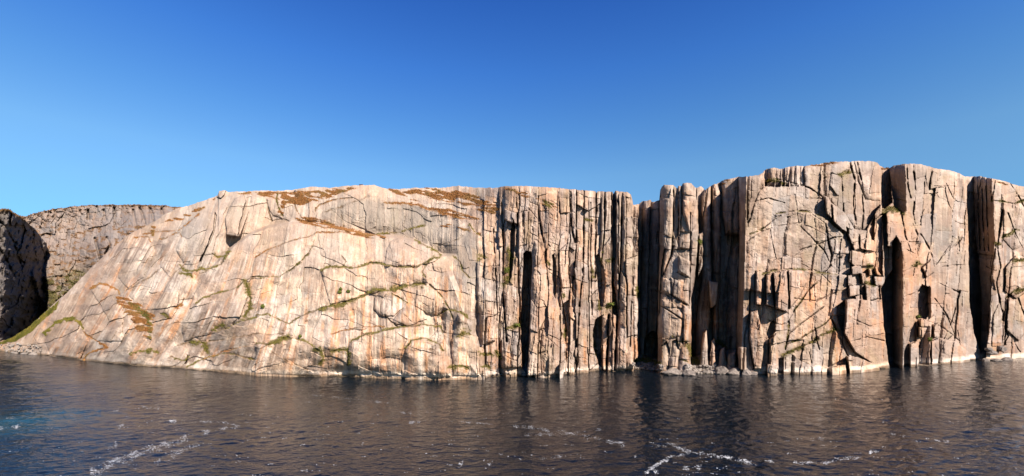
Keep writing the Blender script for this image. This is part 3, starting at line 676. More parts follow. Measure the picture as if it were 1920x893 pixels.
BL = [([(1415, 509), (1430, 507), (1427, 573), (1415, 571)], -3.5), ([(1435, 516), (1446, 514), (1451, 577), (1434, 572)], -5), ([(1449, 512), (1475, 507), (1478, 560), (1477, 586), (1453, 578)], -8), ([(1477, 507), (1505, 507), (1512, 530), (1500, 555), (1480, 580), (1478, 545)], -7.2),
      ([(1405, 586), (1420, 581), (1433, 640), (1427, 692), (1413, 692), (1404, 640)], -4), ([(1383, 650), (1399, 652), (1399, 695), (1385, 695)], -3.5), ([(1440, 637), (1455, 626), (1461, 692), (1440, 692)], -4), ([(1437, 682), (1456, 685), (1458, 703), (1436, 703)], -5.5),
      ([(1545, 368), (1553, 370), (1563, 395), (1560, 412), (1548, 400)], -4), ([(1557, 380), (1582, 398), (1600, 428), (1596, 440), (1575, 430), (1560, 415)], -4.5),
      ([(1587, 426), (1608, 438), (1611, 467), (1600, 470), (1588, 442)], -4.5), ([(1610, 439), (1638, 455), (1640, 472), (1611, 467)], -5.2), ([(1640, 459), (1654, 468), (1652, 478), (1642, 474)], -3.5),
      ([(1594, 466), (1606, 472), (1636, 475), (1640, 498), (1600, 500), (1590, 490)], -3.5), ([(1594, 500), (1614, 498), (1616, 513), (1596, 516)], -4.8), ([(1625, 503), (1633, 502), (1635, 516), (1627, 518)], -5.5), ([(1637, 501), (1657, 503), (1657, 518), (1640, 516)], -5.0), ([(1611, 513), (1622, 512), (1626, 531), (1614, 533)], -5.0), ([(1588, 517), (1597, 515), (1598, 535), (1588, 537)], -4.2), ([(1589, 537), (1611, 535), (1612, 553), (1590, 557)], -5.5), ([(1635, 518), (1657, 519), (1658, 537), (1638, 536)], -4.2), ([(1620, 534), (1646, 537), (1648, 559), (1622, 567)], -7.0), ([(1600, 556), (1616, 552), (1618, 566), (1603, 567)], -5.5), ([(1648, 538), (1659, 540), (1659, 562), (1650, 561)], -4.0),
      ([(1584, 562), (1597, 560), (1648, 566), (1656, 600), (1664, 640), (1676, 688), (1650, 694), (1600, 660), (1580, 625), (1583, 600)], -6.0), ([(1586, 668), (1608, 670), (1646, 686), (1651, 695), (1590, 700)], -8.5), ([(1460, 676), (1500, 680), (1545, 690), (1585, 684), (1588, 702), (1460, 705)], -4.5)]
for p, o in BL:
    R.poly(p, o, tx=random.uniform(-.05, .03), ty=random.uniform(-.03, .03), bevel=2, bev=.8, name='rock_block', warp=.5, flank=(-o + 1.5, random.uniform(2.5, 5)))
R.poly([(1570, 575), (1584, 562), (1582, 605), (1580, 622), (1570, 600)], 4, bevel=2, bev=0)
R.poly([(1459, 672), (1469, 672), (1470, 704), (1458, 704)], 3, bevel=2, bev=0)
R.poly([(1445, 605), (1452, 600), (1455, 622), (1440, 636), (1437, 625)], 3.5, bevel=2, bev=0)
R.poly([(1627, 430), (1640, 403), (1642, 452), (1634, 450)], 8, bevel=2, bev=0)
R.poly([(1651, 300), (1669, 300), (1673, 380), (1660, 392), (1653, 390)], 24, bevel=2, bev=0)
R.poly([(1667, 300), (1699, 300), (1700, 395), (1688, 403), (1675, 387)], 8, tx=-0.6, c=(1684, 350), bevel=2, bev=0, name='rock_slab', label='shaded fluted side of the right wall')
R.poly([(1640, 412), (1655, 399), (1655, 520), (1645, 505), (1638, 450)], 3, bevel=2, bev=1, name='rock_slab')
R.poly([(1655, 402), (1664, 398), (1666, 445), (1675, 450), (1676, 640), (1662, 600), (1657, 470)], 6, tx=-0.3, bevel=2, bev=0)
R.poly([(1662, 400), (1672, 393), (1688, 397), (1691, 455), (1680, 443), (1672, 462), (1664, 462)], -4.0, bevel=2, bev=1.2, name='rock_block', label='pink block with a grassy cap')
R.poly([(1652, 540), (1674, 505), (1677, 692), (1668, 692), (1658, 620)], 16, bevel=2, bev=0)
R.poly([(1673, 457), (1680, 442), (1691, 460), (1695, 495), (1694, 692), (1676, 692), (1674, 560)], 0, tx=-1.05, c=(1684, 560), bevel=2, bev=0, name='rock_slab', label='shaded side of the pink pillar')
R.poly([(1681, 443), (1700, 452), (1717, 462), (1723, 500), (1720, 560), (1706, 640), (1693, 692), (1694, 500), (1690, 458)], -10, tx=.03, bevel=2, bev=1.2, name='rock_column', label='tall pink pillar right of the dark cleft')
R.crack([(1683, 470), (1700, 468), (1718, 478)], 1.2, 1.0); R.crack([(1694, 510), (1720, 500)], 1.4, 1.1); R.crack([(1694, 556), (1722, 546)], 1.2, 1.0)
for pts, d, wd in [([(1699, 310), (1702, 350), (1708, 370)], 4, 1.6), ([(1712, 310), (1716, 360), (1712, 400), (1716, 420)], 3.5, 1.8), ([(1690, 400), (1697, 440), (1708, 470)], 3, 1.5), ([(1747, 320), (1742, 350), (1743, 380), (1741, 400)], 4.5, 2.2), ([(1720, 335), (1735, 330), (1738, 352)], 1.2, 1.0), ([(1720, 412), (1735, 388), (1742, 380)], 1.4, 1.0),
                   ([(1775, 345), (1785, 370), (1795, 378), (1812, 381)], 1.5, 1.1), ([(1752, 350), (1790, 350)], 1.2, 1.0), ([(1755, 496), (1770, 478), (1785, 465), (1812, 437)], 2.4, 1.6), ([(1797, 440), (1798, 470)], 1.4, 1.1), ([(1768, 500), (1790, 497), (1815, 496)], 1.6, 1.2), ([(1760, 530), (1780, 540), (1798, 548)], 1.8, 1.3), ([(1790, 415), (1800, 420), (1813, 422)], 1.2, 1.0),
                   ([(1712, 420), (1720, 440), (1716, 470)], 2.5, 1.4), ([(1750, 680), (1760, 650), (1790, 625)], 1.6, 1.2), ([(1770, 640), (1785, 680)], 1.4, 1.1), ([(1795, 620), (1803, 665)], 1.4, 1.2)]:
    R.crack(pts, d * .75, wd * .9)
for pts, d, wd in [([(1726, 440), (1745, 470), (1752, 500)], 1.6, 1.2), ([(1800, 545), (1785, 600), (1768, 640)], 1.4, 1.1), ([(1735, 600), (1765, 612), (1800, 640)], 1.4, 1.1), ([(1752, 560), (1775, 590), (1790, 630)], 1.6, 1.2),
                   ([(1560, 600), (1578, 640), (1590, 668)], 1.6, 1.2), ([(1600, 600), (1630, 612), (1655, 606)], 1.2, 1.0), ([(1596, 640), (1625, 632), (1660, 640)], 1.2, 1.0), ([(1490, 560), (1530, 565), (1570, 548)], 1.2, 1.0), ([(1480, 625), (1510, 600), (1545, 575)], 1.3, 1.0),
                   ([(1410, 380), (1440, 372), (1470, 380)], 1.0, .9), ([(1500, 470), (1540, 455), (1575, 440)], 1.3, 1.0), ([(1440, 600), (1465, 610), (1478, 604)], 1.6, 1.2)]:
    R.crack(pts, d, wd)
R.poly([(1742, 355), (1772, 350), (1778, 380), (1790, 400), (1789, 450), (1760, 488), (1745, 470), (1740, 400)], 1.8, tx=-0.07, bevel=3, bev=0, name='rock_slab', label='grey streaked hollow facet')
for p, o in [([(1726, 502), (1745, 486), (1752, 510), (1735, 522)], -2.5), ([(1741, 536), (1750, 540), (1752, 590), (1741, 600)], -2.5), ([(1720, 600), (1738, 598), (1740, 613), (1722, 613)], -4.5), ([(1719, 613), (1738, 615), (1736, 634), (1720, 632)], -5.5), ([(1703, 645), (1719, 640), (1721, 689), (1702, 689)], -5.5), ([(1747, 610), (1758, 606), (1758, 632), (1748, 636)], -4), ([(1743, 640), (1760, 634), (1790, 640), (1815, 660), (1820, 680), (1790, 690), (1743, 690)], -5.0)]:
    R.poly(p, o, tx=-.02, bevel=2, bev=.8, name='rock_block', warp=.5, flank=(-o + 2, 5))
R.poly([(1721, 546), (1730, 534), (1740, 538), (1741, 592), (1735, 599), (1722, 596)], 7, bevel=2, bev=0)
R.poly([(1722, 650), (1740, 610), (1746, 612), (1743, 690), (1722, 690)], -.5, tx=-0.4, c=(1733, 650), bevel=2, bev=0)
R.poly([(1695, 660), (1706, 620), (1716, 604), (1719, 640), (1703, 645), (1702, 690), (1694, 690)], 2, bevel=2, bev=0)
R.poly([(1811, 320), (1827, 320), (1828, 440), (1835, 480), (1841, 560), (1839, 660), (1826, 625), (1818, 560), (1815, 440)], 24, bevel=2, bev=0)
R.poly([(1826, 320), (1857, 320), (1862, 380), (1867, 450), (1858, 520), (1856, 600), (1848, 662), (1838, 662), (1840, 560), (1835, 480), (1828, 440)], 4.5, tx=-0.8, c=(1847, 480), bevel=2, bev=0, name='rock_slab', label='shaded fluted side of the last buttress')
for a in (1833, 1841, 1849):
    R.crack([(a, 332), (a + 2, 400), (a + 5, 470)], 2.2, 1.2)
vb = [(1857, 320), (2010, 340), (2010, 690), (1846, 690), (1850, 655), (1856, 600), (1859, 520), (1867, 450), (1862, 380)]
R.poly(vb, -10, bevel=3, bev=1.5, add=True)
for p, o in [([(1862, 470), (1880, 465), (1880, 530), (1868, 545), (1860, 520)], -3), ([(1882, 380), (1905, 375), (1935, 400), (1935, 450), (1900, 470), (1882, 450)], -2.5), ([(1886, 500), (1905, 480), (1935, 490), (1935, 540), (1905, 560), (1885, 545)], -4.5), ([(1890, 560), (1930, 540), (1940, 600), (1910, 640), (1888, 620)], -5.0), ([(1862, 590), (1878, 560), (1884, 620), (1880, 650), (1860, 650)], -2.5)]:
    R.poly(p, o, bevel=4, bev=1.8, add=True, name='rock_block')
for pts, d, wd, vg in [([(1866, 340), (1863, 360), (1859, 378)], 2.5, 1.3, 0), ([(1880, 395), (1874, 430), (1870, 470), (1876, 500), (1868, 530), (1880, 590), (1878, 610)], 4, 2.0, 0), ([(1860, 378), (1880, 378), (1900, 382), (1920, 376)], 2, 1.4, 1.6), ([(1880, 445), (1890, 440), (1905, 430)], 1.5, 1.5, 2.0), ([(1866, 455), (1875, 458)], 1, 1.4, 1.8), ([(1890, 400), (1905, 440), (1920, 470)], 2.2, 1.3, 0), ([(1895, 345), (1910, 370), (1922, 395)], 2, 1.3, 0), ([(1905, 490), (1920, 488), (1935, 490)], 1.5, 1.8, 2.6), ([(1905, 545), (1925, 542)], 1.5, 1.8, 2.2), ([(1885, 560), (1900, 545), (1910, 540)], 2, 1.5, .8), ([(1910, 560), (1915, 580), (1925, 595)], 4, 2.4, 0), ([(1880, 600), (1890, 630), (1880, 650)], 2.5, 1.6, 0), ([(1900, 640), (1912, 660)], 2.2, 1.4, 0), ([(1850, 500), (1862, 508), (1868, 508)], 1.5, 1.2, 0)]:
    R.crack(pts, d * .8, wd * .9, veg=vg * 1.5)

# --- moor and grass patches -----------------------------------------------------------
for p in [[(425, 364), (480, 359), (545, 360), (600, 355), (660, 349), (672, 352), (640, 363), (612, 374), (590, 379), (562, 388), (532, 393), (530, 408), (519, 398), (528, 377), (500, 370), (470, 366)],
          [(542, 412), (560, 406), (600, 409), (640, 423), (680, 436), (722, 440), (724, 448), (700, 449), (670, 442), (640, 433), (600, 428), (570, 420)],
          [(770, 354), (800, 351), (860, 356), (882, 363), (930, 377), (938, 392), (926, 402), (900, 396), (870, 387), (840, 380), (800, 370), (748, 362)],
          [(788, 382), (830, 389), (870, 400), (908, 412), (895, 414), (860, 409), (830, 402), (800, 392)],
          [(808, 426), (838, 419), (870, 425), (902, 437), (900, 443), (860, 431)],
          [(300, 417), (330, 407), (355, 398), (370, 389), (385, 384), (400, 373), (412, 369), (385, 389), (352, 410), (330, 415)],
          [(282, 423), (292, 424), (288, 452), (282, 442)], [(720, 352), (745, 356), (770, 372), (800, 380), (780, 378), (740, 365)],
          [(940, 350), (985, 358), (1012, 370), (1036, 378), (1048, 392), (1020, 388), (1000, 376), (960, 362)],
          [(1498, 311), (1530, 308), (1560, 303), (1577, 306), (1540, 314)], [(1860, 336), (1880, 340), (1895, 350), (1870, 344)], [(1650, 312), (1668, 314), (1668, 320), (1651, 320)],
          [(1345, 342), (1370, 334), (1375, 342), (1350, 350)], [(215, 550), (240, 556), (275, 575), (292, 592), (285, 640), (262, 628), (240, 600), (220, 570)]]:
    R.patch(p, 'moor', cut=.12 if p[0][0] < 270 and p[0][1] > 500 else 0)
for p in [[(-60, 652), (0, 640), (50, 617), (100, 572), (112, 560), (106, 580), (60, 622), (30, 642), (-60, 657)], [(236, 562), (262, 572), (280, 585), (288, 605), (285, 642), (277, 636), (275, 600), (252, 582)], [(1020, 372), (1040, 382), (1036, 388), (1018, 380)], [(1192, 672), (1215, 670), (1225, 680), (1195, 683)], [(1288, 650), (1297, 648), (1312, 684), (1296, 686)]]:
    R.patch(p, 'veg', cut=-0.3)

# --- put the wall together ---------------------------------------------------------------
Ys = shore_Y(np.interp(R.cx, [-80, 0, 100, 240, 480, 720, 860, 930, 985, 1050, 1115, 1200, 1300, 1440, 1570, 1680, 1800, 1920, 2000], [656, 659, 668, 685, 701, 708, 709.5, 706, 705, 702.5, 697, 695, 700, 702, 698, 688, 678, 667, 660]))
Hm = (R.foot - R.sky) * Ys / F_PX
q_ = 1 - T
prof_dome = .42 * q_ + .58 * (1 - np.sqrt(1 - .97 * q_ * q_)) / .83
prof_wall = q_ ** 1.9 * 0.85 + q_ * 0.15
lean = (lean_x * Hm)[None, :] * (prof_dome * w_left + prof_wall * (1 - w_left))
# broad swellings of the dome
for bx_, by0, rx_, ry_, am in [(600, 600, 190, 95, 9), (300, 560, 120, 110, 6), (770, 480, 60, 50, 5), (700, 660, 150, 45, 5), (470, 610, 80, 60, 4), (180, 610, 70, 50, 4), (385, 430, 45, 50, 4), (870, 560, 25, 110, 4), (560, 500, 90, 50, 4)]:
    lean = lean - am * np.exp(-(((PX - bx_ - .25 * (by0 - PY)) / rx_) ** 2 + ((PY - by0) / ry_) ** 2) ** 1.3)
rough = fbm(PX / 22, PY / 22, 41, 5, .55) * 0.9 + fbm(PX / 4, PY / 4, 46, 3) * 0.16
toprnd = 2.5 * np.exp(-(PY - R.sky[None, :]) / 3.5) * (1 - w_left)
pin = sstep(0.0, 0.02, 1 - T)
Y = Ys[None, :] + lean + R.D + joints + rough * (0.6 + 0.4 * w_right + .3 * w_col) + toprnd
up_ = R.foot[None, :] - PY                                   # samples over the foot: the foot of each face meets the water, never below it
Ymax = np.where(PY > 600, F_PX * (CAM_H - .12 * np.clip(up_, 0, 14)) / np.maximum(PY - HOR, 20), 1e9)
Y = np.minimum(Y, Ymax + .25 * rough)
# the foot of every column meets the water where it stands
P0z = CAM_H - (PY - HOR) / F_PX * Y

# --- colour of the stone -------------------------------------------------------------------
Z = CAM_H - (PY - HOR) / F_PX * Y
C = np.zeros(PX.shape + (3,)) + np.array([0.47, 0.375, 0.30])
n_big = fbm(PX / 90, PY / 60, 61, 4)
C = mixc(C, (0.43, 0.40, 0.36), sstep(-0.15, 0.35, n_big) * 0.75)
C = mixc(C, (0.48, 0.30, 0.195), sstep(0.05, 0.45, fbm(PX / 55, PY / 70, 62, 4)) * (0.35 + 0.15 * w_right + .15 * w_col))
C = mixc(C, (0.56, 0.30, 0.15), sstep(0.05, 0.4, fbm(S / 9, PY / 60, 63, 3)) * 0.85 * (.35 + .65 * sstep(420, 560, PY)))
# dark rain streaks and pale lime streaks
st1 = fbm(S / 5.5, PY / 95, 64, 4)
st2 = fbm(S / 13, PY / 140, 65, 3)
lowd = 1 - w_left * .55 * (1 - sstep(470, 560, PY + .25 * (600 - PX).clip(0, 400)))
gate = lowd * sstep(-0.25, 0.35, fbm(PX / 44, PY / 30, 66, 3))
mot = fbm(PX / 11, PY / 9, 85, 5, .65)
C = mixc(C, (0.20, 0.155, 0.125), sstep(0.02, 0.42, st1) * 0.85 * gate)
C = mixc(C, (0.27, 0.22, 0.19), sstep(0.08, 0.42, st2) * 0.6 * (1 - .3 * w_left))
C = mixc(C, (0.70, 0.62, 0.54), sstep(0.06, 0.4, -st1) * 0.8 * gate * (0.5 + 0.5 * w_left))
# grey lichened faces
def blob(cx, cy, rx, ry, k=1.0):
    return k * np.exp(-(((PX - cx) / rx) ** 2 + ((PY - cy) / ry) ** 2))
grey = blob(690, 405, 90, 28) + blob(770, 410, 70, 25, .7) + blob(820, 450, 60, 25, .6) + blob(1768, 440, 26, 60, 1.7) + blob(1785, 560, 22, 70, .8) + blob(1555, 480, 40, 40, .6) + blob(1590, 360, 45, 50, .9) + blob(1500, 400, 70, 50, .7) + blob(360, 460, 40, 40, .5) + blob(1720, 350, 50, 40, .4) + blob(1540, 460, 40, 40, .7) + blob(890, 480, 30, 80, .6) + blob(1900, 520, 60, 120, .5) + blob(1255, 470, 30, 130, .5)
grey = grey * (0.65 + 0.5 * fbm(PX / 6, PY / 40, 67, 3))
C = mixc(C, (0.27, 0.25, 0.225), grey * 1.0)
fine = fbm(S / 2.2, PY / 45, 81, 3)
C = mixc(C, (0.15, 0.11, 0.085), sstep(.15, .5, fine) * .7 * sstep(-.2, .35, fbm(PX / 34, PY / 20, 82, 3)))
C = mixc(C, (0.68, 0.61, 0.54), sstep(.2, .5, -fine) * .5 * lowd)
C = mixc(C, (0.24, 0.185, 0.155), sstep(.12, .5, mot) * .6)
C = mixc(C, (0.64, 0.57, 0.51), sstep(.12, .5, -mot) * .5)
C = mixc(C, (0.30, 0.235, 0.20), sstep(.05, .45, fbm(PX / 24, PY / 16, 83, 4)) * .5)
C = mixc(C, (0.36, 0.33, 0.30), w_right * .45 * sstep(-.2, .4, fbm(PX / 45, PY / 55, 84, 3)))
pink = blob(1465, 545, 28, 40, .9) + blob(1620, 610, 45, 70, .6) + blob(1708, 530, 20, 90, 1.0) + blob(1690, 420, 14, 30, .8) + blob(1735, 620, 30, 40, .6) + blob(1675, 425, 18, 30, .7) + blob(1030, 600, 35, 90, .35) + blob(1155, 640, 30, 60, .4) + blob(790, 680, 45, 22, .5) + blob(440, 440, 25, 40, .35) + blob(1285, 390, 14, 40, .7) + blob(1765, 560, 18, 18, .9)
C = mixc(C, (0.50, 0.30, 0.19), .8 * pink * (0.7 + .6 * fbm(PX / 9, PY / 14, 68, 3)))
# tidal marks
tide = np.interp(R.cx, [-80, 100, 300, 500, 640, 700, 1190, 1200, 1390, 1440, 2000], [.15, .2, .3, .45, .8, .95, .9, .1, .1, 1, .9])[None, :]
zt = Z + fbm(PX / 12, PY / 5, 69, 3) * 0.7
C = mixc(C, (.88, 0.81, 0.72), 1.05 * tide * sstep(.9, 1.5, zt) * (1 - sstep(2.4, 3.8, zt)) * (.8 + .5 * fbm(PX / 8, PY / 8, 73, 2)))
C = mixc(C, (0.26, 0.20, 0.14), (1 - sstep(0.6, 1.4, zt)) * 0.85)
C = mixc(C, (0.06, 0.05, 0.035), (1 - sstep(0.0, 0.55, zt)))
# one white lime run
C = mixc(C, (0.74, 0.70, 0.64), np.exp(-((PX - 789 - fbm(PY / 9, PY / 9, 74, 2)) / 4.5) ** 2) * sstep(652, 657, PY) * .9)
C = mixc(C, (0.50, 0.445, 0.395), w_left * (1 - lowd) * .55)
uw = poly_sd(PX + R.warpx * 3, PY + R.warpy * 3, [(596, 404), (606, 388), (640, 374), (690, 366), (740, 372), (790, 386), (830, 408), (882, 420), (905, 470), (900, 540), (880, 560), (850, 500), (826, 476), (790, 456), (745, 443), (690, 441), (640, 424), (612, 414)])
uw = sstep(-2, 10, uw) * (.75 + .5 * fbm(S / 5, PY / 50, 86, 3)) * (1 - sstep(520, 560, PY))
C = mixc(C, (0.285, 0.265, 0.235), uw * .8)
ul = np.exp(-(((PX - 365) / 32) ** 2 + ((PY - 440) / 46) ** 2)) + np.exp(-(((PX - 442) / 16) ** 2 + ((PY - 400) / 32) ** 2))
C = mixc(C, (0.36, 0.335, 0.305), ul * .6)
# one block is not quite the colour of the next
pid_c = np.where(w_left > .5, idA, np.where(w_right > .5, idC, idB4)); k1c = rnd(pid_c, 12); k2c = rnd(pid_c, 13)
amt = .5 * w_left + 1.0 * (1 - w_left)
C = C * (1 + (amt * (k1c - .5) * .30)[..., None])
C = C * (1 + (amt * (k2c - .5))[..., None] * np.array([.10, -.04, -.22]))
# soil and black crust in the cracks
C = mixc(C, (0.15, 0.10, 0.05), R.soil * w_left * .85)
# soil under the plants
veg = np.clip(R.veg, 0, 1); moor = np.clip(R.moor, 0, 1)
C = mixc(C, (0.30, 0.15, 0.055), moor * 0.9)
C = mixc(C, (0.14, 0.115, 0.028), veg * 0.95)
C = mixc(C, (0.30, 0.25, 0.13), (1 - w_left * .5) * 0.25 * sstep(.2, .5, fbm(PX / 18, PY / 30, 75, 4)))
C *= np.array([.75, .685, .63]) * .70
C = np.clip(C * (1 + w_left[..., None] * np.array([.19, .21, .19])), 0, .85)
C *= (0.90 + 0.20 * rnd(np.where(w_left > .5, idA2, np.where(w_right > .5, idC2, idB2)), 7))[..., None]

cliffs = R.finish(Y, C, M_ROCK, [
    ('granite_dome', 905, 'broad pale granite dome sloping down to the water on the left'),
    ('columnar_cliff', 1197, 'cliff of tall vertical rock columns right of the pale dome'),
    ('gully_cliff', 1398, 'deep shadowed clefts on both sides of a rock tower'),
    ('blocky_cliff', 3000, 'high jointed pinkish cliff on the right, above the water')])

# ================================================================== far hill behind the valley
H = Relief(-150, 372, [(-150, 392), (0, 402), (50, 406), (58, 402), (100, 392), (150, 386), (200, 384), (250, 384), (300, 385), (337, 389), (372, 400)],
           [(-150, 600), (0, 600), (90, 590), (110, 585), (150, 560), (172, 525), (200, 495), (240, 462), (300, 428), (372, 404.5)], 170)
hx, hy = H.PX, H.PY
hwx = fbm(hx / 30, hy / 30, 111, 3); hwy = fbm(hx / 30, hy / 30, 112, 3)
iH, eu, ev, h1, h2 = blocks(hx + hwx * 9 + .35 * (hy - 450), hy + hwy * 9 + .1 * hx, 36, 30, 31); eH = np.minimum(eu, ev) / 34
iH2, eu, ev, k1, k2 = blocks(hx + hwx * 5 + .2 * (hy - 450), hy + hwy * 5 - .15 * hx, 12, 13, 32); eH2 = np.minimum(eu, ev) / 12
hump = 3.5 * (1 - np.exp(-eH / .2)) + 1.6 * (1 - np.exp(-eH2 / .25)) + (rnd(iH, 1)) * 12 + rnd(iH2, 1) * 7 + (rnd(iH2, 2) - .5) * 9 * k1 + (rnd(iH, 2) - .5) * 10 * h1
upper = 1 - sstep(418, 432, hy + fbm(hx / 25, hy / 25, 113, 2) * 8)
iH3, eH3, u1, u2 = cells((hx + hwx * 9) / 19, (hy + hwy * 10) / 30, 33)
upper = upper * .75
hump = hump * (1 - .6 * upper) + upper * (4 * (1 - np.exp(-eH3 / .12)) + rnd(iH3, 1) * 9 + (rnd(iH3, 2) - .3) * 12 * u1)
hY = 720 - 190 * sstep(0, 1, H.T) ** .9 - hump + fbm(hx / 6, hy / 5, 114, 4) * 5.0 + fbm(hx / 40, hy / 26, 120, 3) * 14 * sstep(0, 25, hy - H.sky[None, :]) - 30 * np.exp(-((hx - 200) / 30) ** 2) * sstep(440, 460, hy)
hY += 150 * (1 - sstep(60, 104, hx)) * sstep(500, 560, hy)
for pts, d in [([(178, 448), (182, 462), (188, 485)], 22), ([(200, 446), (206, 460), (198, 476)], 18), ([(214, 390), (214, 410), (216, 425)], 10), ([(262, 390), (268, 405), (272, 420)], 16), ([(280, 388), (286, 402), (288, 415)], 18), ([(300, 386), (304, 396), (306, 405)], 20), ([(250, 395), (254, 420), (256, 432)], 12), ([(165, 395), (166, 412)], 10), ([(195, 395), (198, 412)], 10)]:
    dd, _ = line_dist(hx, hy, pts); hY += d * 1.1 * np.exp(-(dd / 2.6) ** 2) * sstep(2, 9, hy - H.sky[None, :])
H.pid = 4 * 10 ** 12 + iH
H.names[4 * 10 ** 12] = ('rock_outcrop', None)
hc = np.zeros(hx.shape + (3,)) + np.array([0.36, 0.30, 0.255])
hc = mixc(hc, (0.30, 0.285, 0.27), sstep(-.1, .4, fbm(hx / 20, hy / 14, 115, 4)) * .8)
hc = mixc(hc, (0.46, 0.40, 0.34), sstep(.05, .5, fbm(hx / 8, hy / 6, 116, 3)) * .6)
hc = mixc(hc, (0.20, 0.165, 0.145), sstep(.15, .5, fbm(hx / 3.5, hy / 40, 117, 3)) * .6)
hv = sstep(.0, .25, fbm(hx / 12 + hy / 9, hy / 5, 118, 4)) * sstep(.3, .1, eH2) * (1 - .75 * upper) + np.exp(-((hy - H.sky[None, :]) / 3) ** 2) * .7

H.moor = np.clip(hv, 0, 1)
grn = np.clip((sstep(500, 540, hy) * sstep(-.1, .2, fbm(hx / 14, hy / 10, 119, 3)) + .5 * np.exp(-((hx - 140) / 30) ** 2) * sstep(490, 515, hy)), 0, 1) * (hx > 60)
hc *= np.array([.82, .77, .73]) * .62
hc = mixc(hc, (0.15, 0.085, 0.042), H.moor * .8)
hc = mixc(hc, (0.09, 0.075, 0.028), grn * .8)
H.veg = grn
H.finish(hY, hc, M_ROCK, [('hill', 3000, 'distant rocky hill with rust coloured grass beyond the valley on the left')], back=((10, 0), (40, 0), (150, 0)))

# ================================================================== headland at the left edge
G = Relief(-170, 106, [(-170, 372), (-60, 382), (0, 393), (16, 393), (30, 402), (44, 409), (52, 418), (66, 430), (78, 446), (88, 458), (89, 490), (92, 525), (100, 548), (106, 566)],
           [(-170, 668), (-20, 660), (0, 654), (20, 648), (50, 630), (80, 604), (100, 584), (106, 580)], 230, 0.75)
gx, gy = G.PX, G.PY
gwx = fbm(gx / 30, gy / 30, 121, 3); gwy = fbm(gx / 30, gy / 30, 122, 3)
u = gx - 0.20 * (gy - 480)                       # the corner runs down to the right... towards the shore
corner = np.interp(gy, [390, 430, 470, 520, 560, 600, 640, 670], [18, 12, 8, 8, 4, 0, -4, -6])
corner = corner + fbm(gy / 26, gy * 0 + 2.5, 128, 3) * 9 + fbm(gx / 7, gy / 7, 129, 2) * 4
past = 5 * np.log1p(np.exp(np.clip((gx - corner) / 5, -30, 30)))
gY = 372 + past * 2.6 + 45 * (1 - sstep(0, 1, (gy - 380) / 280)) - 6 * np.exp(-np.abs(gx - corner) / 5)
iG, eG, g1, g2 = cells((gx * .8 + gy * .45 + gwx * 8) / 30, (gy * .6 - gx * .6 + gwy * 8) / 44, 34)
gY += rnd(iG, 1) * 12 + (rnd(iG, 2) - .5) * 16 * g1 + (rnd(iG, 3) - .5) * 10 * g2 + 3 * np.exp(-eG / .04)
iG2, eG2, g3, g4 = cells((gx + gwx * 5 + gy * .3) / 9, (gy - gx * .3 + gwy * 5) / 22, 35)
gY += rnd(iG2, 1) * 2.5 + (rnd(iG2, 2) - .5) * 3 * g3 + fbm(gx / 6, gy / 6, 123, 4) * 1.5
gY -= 17 * np.abs(fbm(gx / 16 + gy / 40, gy / 60 - gx / 60, 130, 3))
for pts, d in [([(-10, 455), (8, 480), (20, 505), (30, 525)], 10), ([(-20, 400), (5, 420), (25, 455), (40, 500)], 8)]:
    dd, _ = line_dist(gx, gy, pts); gY += d * np.exp(-(dd / 2.5) ** 2)
ridge, _ = line_dist(gx, gy, [(66, 520), (78, 555), (88, 575)])
gY -= 26 * np.exp(-(ridge / 7) ** 2)
ridge2, _ = line_dist(gx, gy, [(28, 606), (12, 625), (0, 640)])
gY -= 14 * np.exp(-(ridge2 / 4) ** 2)
G.pid = 5 * 10 ** 12 + iG
G.names[5 * 10 ** 12] = ('rock_slab', None)
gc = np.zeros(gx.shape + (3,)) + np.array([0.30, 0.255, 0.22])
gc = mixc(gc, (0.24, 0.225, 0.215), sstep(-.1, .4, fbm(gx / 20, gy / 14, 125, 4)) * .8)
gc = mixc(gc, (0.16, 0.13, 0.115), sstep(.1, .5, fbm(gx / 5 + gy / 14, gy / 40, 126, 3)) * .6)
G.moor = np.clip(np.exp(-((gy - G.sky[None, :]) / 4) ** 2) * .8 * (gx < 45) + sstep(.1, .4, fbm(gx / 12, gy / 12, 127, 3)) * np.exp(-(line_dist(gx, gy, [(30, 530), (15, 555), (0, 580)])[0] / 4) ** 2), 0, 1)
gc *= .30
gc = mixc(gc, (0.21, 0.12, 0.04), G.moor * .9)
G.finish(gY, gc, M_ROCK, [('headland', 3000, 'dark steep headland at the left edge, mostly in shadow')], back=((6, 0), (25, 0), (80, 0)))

# ================================================================== plants
def tufts(name, rel, mask, n, size, mat, label, thr=.45, seed=3, cat='grass'):
    r = np.random.default_rng(seed)
    m = mask.copy(); m[m < thr] = 0
    # even density over the ground rather than over the samples
    w = (m * (rel.Y / 200.0) ** 2).ravel(); w /= w.sum()
    k = r.choice(w.size, n, p=w)
    base = rel.P.reshape(-1, 3)[k] + r.normal(0, .12, (n, 3)) * np.array([1, .4, .2])
    V = []; Fc = []
    nb = 4
    ang = r.random((n, nb)) * 6.283; sc = size * (0.5 + r.random((n, nb))) * (rel.Y.ravel()[k] / 230.0)[:, None] ** .6
    lx = np.cos(ang) * sc; ly = np.sin(ang) * sc
    hgt = sc * (0.55 + .5 * r.random((n, nb)))
    b = base[:, None, :]
    p0 = b + np.stack([lx * .55 - ly * .35, ly * .55 + lx * .35, -0.25 * sc], -1)
    p1 = b + np.stack([lx * .55 + ly * .35, ly * .55 - lx * .35, -0.25 * sc], -1)
    p2 = b + np.stack([lx * 1.0, ly * 1.0 - .15 * sc, hgt], -1)
    verts = np.stack([p0, p1, p2], 2).reshape(-1, 3)
    faces = np.arange(len(verts)).reshape(-1, 3)
    o = mesh_from(name, verts, faces, mat)
    tag(o, label, cat, kind='stuff')
    return o
